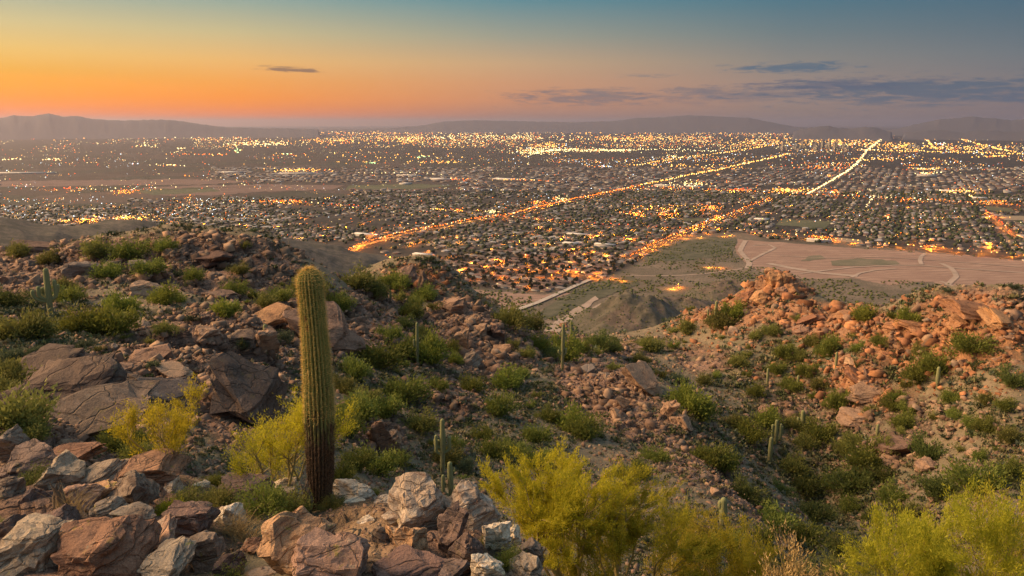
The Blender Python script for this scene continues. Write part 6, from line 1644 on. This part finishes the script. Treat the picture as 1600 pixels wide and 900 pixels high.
rn = ['red brown tiled', 'dark brown tiled', 'tan tiled', 'pale tiled', 'white flat', 'dark shingled', 'grey shingled']
NH = min(285, len(hx))
def city_words(px, py):
    if py > 432: return 'in the nearest row above the bare ground'
    if px < 700: return 'at the left end of the nearest suburb'
    if px < 800: return 'in the left part of the nearest suburb'
    if px < 900: return 'in the middle of the nearest suburb'
    if px < 1000: return 'in the right part of the nearest suburb'
    return 'beyond the construction ground at the right'
for i in range(NH):
    k = int(RNG.integers(0, 3)); ri = roof_pick(hpx[i], hpy[i]); wm = random.choice(['wall_cream', 'wall_white', 'wall_tan'])
    ang = GA + random.choice([0, math.pi]) + random.gauss(0, .12)
    o = bpy.data.objects.new('house', None); COL.objects.link(o); o.location = (hx[i], hy[i], .05); o.rotation_euler = (0, 0, ang)
    link('walls', hmesh(k, 'walls', wm), o); link('roof', hmesh(k, 'roof', f'roof{ri}'), o); link('garage_door', hmesh(k, 'garage_door', 'door_grey'), o)
    link('window', hmesh(k, 'window', 'window_lit' if random.random() < .35 else 'window_dark'), o)
    cw = city_words(hpx[i], hpy[i])
    tag(o, f"house with a {rn[ri]} roof {cw}", 'house', f"houses with {rn[ri]} roofs {cw}")
def mass_houses(x, y, px, py, scale, name, lab):
    n = len(x)
    v1, f1 = boxw(1, 1, 1); v2, q2, t2 = hip(1, 1, 1, 1.55, .03)
    # elongated box with a hip roof: long axis 1, ridge half of it
    v2 = np.array(v2); v2[4, 0] = -.22; v2[5, 0] = .22
    PV = np.concatenate([np.array(v1), v2]); quads = np.array(f1 + [[a + 8 for a in f] for f in q2]); tris = np.array([[a + 8 for a in f] for f in t2])
    W_ = RNG.uniform(15, 23, n) * scale; D_ = RNG.uniform(10, 15, n) * scale; H_ = RNG.uniform(3.0, 5.2, n) * (1 + (scale - 1) * .5)
    ang = GA + RNG.choice([0, math.pi / 2], n) + RNG.normal(0, .1, n)
    V = PV[None] * np.stack([W_, D_, H_], 1)[:, None]
    c, s = np.cos(ang)[:, None], np.sin(ang)[:, None]
    X = V[..., 0] * c - V[..., 1] * s + x[:, None]; Y = V[..., 0] * s + V[..., 1] * c + y[:, None]
    V = np.stack([X, Y, V[..., 2]], -1).reshape(-1, 3); off = (np.arange(n) * 14)[:, None, None]
    Q = (quads[None] + off).reshape(-1, 4); T = (tris[None] + off).reshape(-1, 3)
    ri = np.array([roof_pick(a, b) for a, b in zip(px, py)]); wi = RNG.integers(7, 10, n)
    mi = np.concatenate([np.concatenate([np.repeat(wi[:, None], 4, 1), np.repeat(ri[:, None], 2, 1)], 1).ravel(), np.repeat(ri[:, None], 2, 1).ravel()])
    me = npmesh(name, V, [Q, T], [M[f'roof{i}'] for i in range(7)] + [M['wall_cream'], M['wall_white'], M['wall_tan']], mi=mi)
    tag(link(name, me), lab, kind='stuff')
mass_houses(hx[NH:], hy[NH:], hpx[NH:], hpy[NH:], 1.0, 'houses', 'thousands of suburban houses spread over the valley floor')
mass_houses(gx, gy, gpx, gpy, 1.7, 'houses', 'far blocks of buildings towards the middle of the valley')

# city trees
M['tree_dark'] = mat_leaf('city_tree_leaves', (.030, .040, .018), (.065, .075, .03), .3, .1)
def crown_mesh(seed):
    rng = np.random.default_rng(seed); v = rng.normal(0, 1, (150, 3)); v /= np.linalg.norm(v, axis=1)[:, None]
    C = v * (rng.uniform(.6, 1, 150)[:, None]) * np.array([3.4, 3.4, 2.6]) * (1 + .3 * np.sin(v[:, :1] * 5 + seed)) + [0, 0, 4.6]
    V, F = leaf_tris(C, 2.2, rng, .2, 1.3, v); return npmesh('crown', V, F, [M['tree_dark']])
CR = [crown_mesh(k) for k in range(4)]; tv, tf = tube([[0, 0, 0], [.1, 0, 2], [0, .1, 4]], [.3, .22, .12], 5); TRK = npmesh('trunk', tv, tf, [M['bark']])
tx, ty, tpx, tpy = grid_sites(31, 21, 300, 462, 1.0, 3)
tx = tx + RNG.normal(0, 8, len(tx)); ty = ty + RNG.normal(0, 8, len(ty)); tpx, tpy = proj(tx, ty, tx * 0)
keep = ~near_road(tx, ty) & ~occupied(tpx, tpy); tx, ty, tpx, tpy = tx[keep], ty[keep], tpx[keep], tpy[keep]
order = np.argsort(np.hypot(tx, ty)); tx, ty, tpx, tpy = (a[order] for a in (tx, ty, tpx, tpy))
NT_ = 270
for i in range(NT_):
    o = bpy.data.objects.new('suburban_tree', None); COL.objects.link(o); o.location = (tx[i], ty[i], 0); s_ = random.uniform(.7, 1.35); o.scale = (s_, s_, s_ * random.uniform(.85, 1.2)); o.rotation_euler = (0, 0, random.uniform(0, 6.28))
    link('trunk', TRK, o); link('crown', CR[i % 4], o)
    cw = city_words(tpx[i], tpy[i]); tag(o, f"dark green garden tree {cw}", 'tree', f"garden trees {cw}")
def mass_trees(x, y, s0, s1, name, lab, mat, flat=.8, base_z=None):
    n = len(x); J = RNG.uniform(.7, 1.3, (n, len(ico_v), 1)); S = RNG.uniform(s0, s1, n)
    V = ico_v[None] * J * S[:, None, None] * np.array([1, 1, flat]) + np.stack([x, y, S * flat * .45 if base_z is None else base_z], 1)[:, None]
    F = ico_f[None] + (np.arange(n) * len(ico_v))[:, None, None]
    m_ = link(name, npmesh(name, V.reshape(-1, 3), F.reshape(-1, 3), [M[mat]])); tag(m_, lab, kind='stuff')
sel_ = RNG.random(len(tx) - NT_) < min(1, 11000 / max(1, len(tx) - NT_))
mass_trees(tx[NT_:][sel_], ty[NT_:][sel_], 7, 15, 'garden_trees', 'dark garden and street trees between the suburban houses', 'tree_dark')
# creosote dots on the desert floor
n = 9000; a_ = RNG.uniform(R(-12), R(37), n * 3); d_ = np.exp(RNG.uniform(math.log(1130), math.log(2350), n * 3)); x = np.sin(a_) * d_; y = np.cos(a_) * d_; px, py = proj(x, y, x * 0)
inb = (px > 1150) & (py > np.interp(px, [1150, 1250, 1600], [374, 381, 408])) & (py < np.interp(px, [1150, 1262, 1440, 1600], [400, 436, 440, 452]))
k = (desert_mask(px, py, 2) > .6) & (fbm(x / 60, y / 60, 3, 300) > .42) & ~inb; x, y = x[k][:n], y[k][:n]
ico_v, ico_f = octv, octf
mass_trees(x, y, 2.6, 7.0, 'creosote_scrub', 'dark scrub dotting the desert floor below the suburb', 'leaf_dark', .6)

# ---------------------------------------------------------------- small hills on the valley floor
def hill(pxc, base_py, d, rx, ry, h, seed, label, rock=.5):
    x, y, s = ray(pxc, base_py); cx, cy_ = x * d, y * d
    n = 64; g = np.linspace(-1.25, 1.25, n); U, Vv = np.meshgrid(g, g)
    r_ = np.hypot(U, Vv); prof = np.cos(np.clip(r_, 0, 1) * math.pi / 2) ** 1.2
    X = cx + U * rx; Y = cy_ + Vv * ry
    rd = fbm(X / 38 + seed, Y / 38, 5, seed, True)
    Z = h * prof * (.35 + 1.1 * rd) - 3 * (r_ > 1) - .5
    V = np.stack([X.ravel(), Y.ravel(), Z.ravel()], 1); i, j = np.meshgrid(np.arange(n - 1), np.arange(n - 1), indexing='ij'); q = (i * n + j).ravel()
    zc = np.stack([np.clip((fbm(X.ravel() / 25, Y.ravel() / 25, 4, seed + 9) - .35) * 3 * rock * 2 * (prof.ravel() > .35), 0, 1), np.full(n * n, 1.), np.zeros(n * n)], 1); z2 = np.stack([np.full(n * n, .8), np.zeros(n * n), np.zeros(n * n)], 1)
    tag(link('hill', npmesh('hill', V, np.stack([q, q + 1, q + n + 1, q + n], 1), [M['terrain']], cols={'zone': zc, 'zone2': z2})), kind='structure', label=label)
    pk = RNG.choice(np.nonzero((r_ < .95).ravel())[0], 420)
    mass_trees(X.ravel()[pk] + RNG.normal(0, 1, 420), Y.ravel()[pk] + RNG.normal(0, 1, 420), 1.6, 4.2, 'hill_scrub', 'dark desert scrub dotting the ' + label.split(' hill')[0].split(' rise')[0].split(' swell')[0] + ' slopes', 'leaf_dark', .7, Z.ravel()[pk] + .5)
hill(990, 500, 1330, 112, 130, 44, 5, 'small rocky hill on the valley floor beyond the ravine')
hill(1055, 470, 1450, 120, 90, 20, 9, 'low dark rise right of the small rocky hill')
hill(1140, 440, 1600, 90, 80, 26, 13, 'low reddish rise behind the red knob')
hill(1390, 462, 1480, 200, 110, 8, 21, 'scrubby swell below the construction ground')

# ---------------------------------------------------------------- downtown towers and long flat roofs
def mat_tower(name, c, frac):
    m, t, b = new_mat(name); tc = t.add('ShaderNodeNewGeometry'); b.inputs['Base Color'].default_value = (*c, 1)
    return m
M['tower_a'] = mat_tower('beige_tower', (.20, .17, .16), .2); M['tower_b'] = mat_tower('grey_tower', (.13, .13, .14), .2)
def tower(px, d, w_, h_, mat, label, grp):
    x, y, s = ray(px, 225); X, Y = x * d, y * d
    o = bpy.data.objects.new('tower', None); COL.objects.link(o); o.location = (X, Y, 0); o.rotation_euler = (0, 0, GA)
    v, f = boxw(w_, w_ * .7, h_); f = f + [[4, 5, 6, 7]]; link('walls', npmesh('walls', v, np.array(f), [M[mat]]), o)
    v, f = boxw(w_ * .5, w_ * .35, h_ * .08 + 3); v = [(a, b, c + h_) for a, b, c in v]; f = f + [[4, 5, 6, 7]]; link('rooftop_plant', npmesh('rooftop_plant', v, np.array(f), [M[mat]]), o)
    # lit floors: bands of window on the side facing the lookout
    rows = []; k = 0; step = max(9, h_ / 9)
    for z in np.arange(6, h_ - 5, step):
        a = RNG.uniform(-.45, .1) * w_; b_ = a + RNG.uniform(.1, .3) * w_; b_ = min(b_, .48 * w_)
        rows.append([(a, -w_ * .35 - .4, z), (b_, -w_ * .35 - .4, z), (b_, -w_ * .35 - .4, z + step * .4), (a, -w_ * .35 - .4, z + step * .4)])
    V = np.array(rows).reshape(-1, 3); link('lit_windows', npmesh('lit_windows', V, np.arange(len(V)).reshape(-1, 4), [M['window_lit']]), o)
    tag(o, label, 'office tower', grp)
for k in range(34):
    px = RNG.choice([RNG.normal(1252, 16), RNG.normal(1278, 8), RNG.normal(1312, 10)])
    tall = RNG.random() < .5
    tower(float(px), RNG.uniform(10200, 12200), RNG.uniform(26, 48), RNG.uniform(60, 120) if tall else RNG.uniform(30, 55), RNG.choice(['tower_a', 'tower_b']).item() if hasattr(RNG.choice(['a']), 'item') else 'tower_a',
          'hazy downtown office tower among golden lights', 'downtown office towers')
for px, hh in ((1423, 75), (1431, 85), (1436, 60), (1546, 55), (1592, 60)):
    tower(px, 11500, 50, hh, 'tower_b', 'lone grey office tower right of the dazzling avenue', 'office towers right of the dazzling avenue')
M['roof_white'] = mat_plain('white_membrane_roof', (.66, .64, .62), .6)
for px, py, w_, d_, lab in [(38,271,420,60,"very long white flat roofed shed at the far left"),(362,270,150,60,"white warehouse left of the golden light cluster"),(640,275,180,50,"pale warehouse on the middle plain"),(690,281,140,60,"pale long shed beside the orange lit lot"),(634,288,50,60,"small white shed by the green field"),
 (662,401,60,18,"white roofed building near the bright orange avenue"),(578,405,34,20,"pale building at the end of the orange lit road"),(572,369,90,26,"long pale carport row left of the orange avenue"),(1040,291,120,50,"white roofed store in the middle city"),(1085,293,90,50,"second white roofed store in the middle city"),
 (905,369,80,18,"long white roofed school building among the roofs"),(945,385,60,16,"white roofed building in the green gap"),(892,383,46,20,"pale low building in the green gap"),(1448,275,120,60,"stadium like building under bright field lights"),(1280,378,70,16,"long lit building beside the construction ground"),
 (795,281,200,60,"long pale shed on the far plain"),(470,272,300,60,"long distribution shed beneath the golden light cluster"),(1190,345,50,36,"white roofed hall near the crossing"),(1530,311,60,50,"pale store near the bright crossing at the right"),(1490,300,130,60,"large pale store by the right hand crossing")]:
    x, y = plain(px, py); sc = 1
    o = bpy.data.objects.new('warehouse', None); COL.objects.link(o); o.location = (float(x), float(y), .1); o.rotation_euler = (0, 0, GA if px > 500 else R(2))
    v, f = boxw(w_, d_, 7); link('walls', npmesh('walls', v, np.array(f), [M['wall_white']]), o)
    v, f = boxw(w_ + 1, d_ + 1, .9); v = [(a, b, c + 7) for a, b, c in v]; link('roof', npmesh('roof', v, np.array(f + [[4, 5, 6, 7]]), [M['roof_white']]), o)
    tag(o, lab, 'building')

# ---------------------------------------------------------------- tell look-alikes apart by the landmark they stand nearest
LANDMARKS = [(500,640,'the giant cactus'),(80,460,'the many armed saguaro'),(418,530,'the stubby armed saguaro'),(653,540,'the thin straight saguaro'),(692,700,'the ring armed saguaro'),(705,752,'the young bright saguaro'),
 (885,540,'the saguaro pair near the saddle'),(1463,590,'the plain short saguaro'),(1369,673,'the stumpy saguaro'),(1207,690,'the trident saguaro'),(1253,656,'the dark saguaro clump'),(1129,800,'the thick stubby saguaro'),(1215,440,'the red knob'),
 (1340,592,'the orange fin'),(1540,492,'the bedded orange crags'),(1010,600,'the smooth grey slab'),(740,530,'the craggy outcrop'),(640,438,'the jagged red peak'),(600,685,'the red outcrop blocks'),(322,404,'the reddish domed boulder'),
 (370,628,'the large square slab'),(90,606,'the broad tilted slab'),(505,520,'the smooth pinkish boulder'),(1395,704,'the dark red outcrop'),(821,735,'the spiky ocotillo'),(205,381,'the dark capping ledge'),(885,760,'the bright yellow tree'),
 (1500,800,'the big corner tree'),(1118,495,'the ridge end saguaro'),(1440,512,'the golden ledge'),(233,729,'the flat topped orange boulder'),(1560,640,'the right edge of the photo'),(20,560,'the left edge of the photo')]
def finish_labels():
    from collections import defaultdict
    by = defaultdict(list)
    for o in COL.objects:
        if o.parent is None and 'label' in o and o.get('category') in ('bush', 'rock', 'shrub'): by[o['label']].append(o)
    fresh = defaultdict(list)
    for lab, obs in by.items():
        if len(obs) == 1 : continue
        for o in obs:
            x, y, z = o.location; px, py = proj(np.float64(x), np.float64(y), np.float64(z)); px, py = float(px), float(py)
            lm = min(LANDMARKS, key=lambda l: math.hypot(l[0] - px, (l[1] - py) * 1.3))
            dx, dy = px - lm[0], py - lm[1]
            side = ('right of' if dx > 0 else 'left of') if abs(dx) > abs(dy) else ('below' if dy > 0 else 'above')
            short = lab
            for wd in (' on ', ' in ', ' around ', ' along ', ' low ', ' near ', ' beside '):
                i = short.find(wd)
                if i > 0: short = short[:i]
            fresh[f"{short} @{side} {lm[2]}"].append((math.hypot(dx, dy), o))
    ordn = ['nearest', 'second', 'third', 'fourth', 'fifth', 'sixth', 'seventh', 'eighth', 'ninth', 'tenth', 'eleventh', 'twelfth']
    for lab, obs in fresh.items():
        obs.sort(key=lambda t: t[0]); a, b = lab.split(' @')
        for i, (dd, o) in enumerate(obs):
            far = 'just ' if dd < 45 else ''
            o['label'] = f"{a} {far}{b}" if len(obs) == 1 else f"{ordn[min(i, 11)]} {a} {b}"
finish_labels()
VALLEY = [(500,410,'the orange road by the cactus top'),(600,375,'the bright orange avenue'),(700,356,'the end of the orange avenue'),(905,369,'the white roofed school'),(945,387,'the green gap'),(892,425,'the curving lit street'),(700,435,'the pinkish bare ground'),(800,448,'the pinkish bare ground'),
 (922,438,'the top of the service road'),(1040,378,'the diagonal lit street'),(1280,378,'the long lit building'),(1090,358,'the orange crossing'),(662,401,'the white roofed building'),(980,425,'the pale desert track'),(1450,389,'the construction ground edge lamps'),(1546,388,'the orange street at the right edge'),
 (770,395,'the middle of the first suburb'),(840,400,'the orange lamp cluster'),(1387,345,'the roofs beyond the construction ground'),(1000,337,'the strong orange lamps')]
def finish_valley():
    from collections import defaultdict
    fresh = defaultdict(list)
    for o in COL.objects:
        if o.parent is None and 'label' in o and o.name.split('.')[0] in ('house', 'suburban_tree', 'street_lamp'):
            x, y, z = o.location; px, py = proj(np.float64(x), np.float64(y), np.float64(z)); px, py = float(px), float(py)
            lm = min(VALLEY, key=lambda l: math.hypot(l[0] - px, (l[1] - py) * 2))
            dx, dy = px - lm[0], (py - lm[1]) * 2
            side = ('right of' if dx > 0 else 'left of') if abs(dx) > abs(dy) else ('below' if dy > 0 else 'above')
            short = o['label']
            for wd in (' in ', ' at ', ' among ', ' beyond ', ' on ', ' behind '):
                i = short.find(wd)
                if i > 0: short = short[:i]
            fresh[f"{short} @{side} {lm[2]}"].append((math.hypot(dx, dy), o))
    ordn = ['nearest', 'second', 'third', 'fourth', 'fifth', 'sixth']
    for lab, obs in fresh.items():
        obs.sort(key=lambda t: t[0]); a, b = lab.split(' @')
        for i, (dd, o) in enumerate(obs):
            o['label'] = f"{a} {b}" if len(obs) == 1 or len(obs) > 6 else f"{ordn[i]} {a} {b}"
            if len(obs) > 1: o['group'] = f"{a}s {b}" if not a.startswith('house') else f"houses{a[5:]} {b}"
            elif 'group' in o: pass
finish_valley()
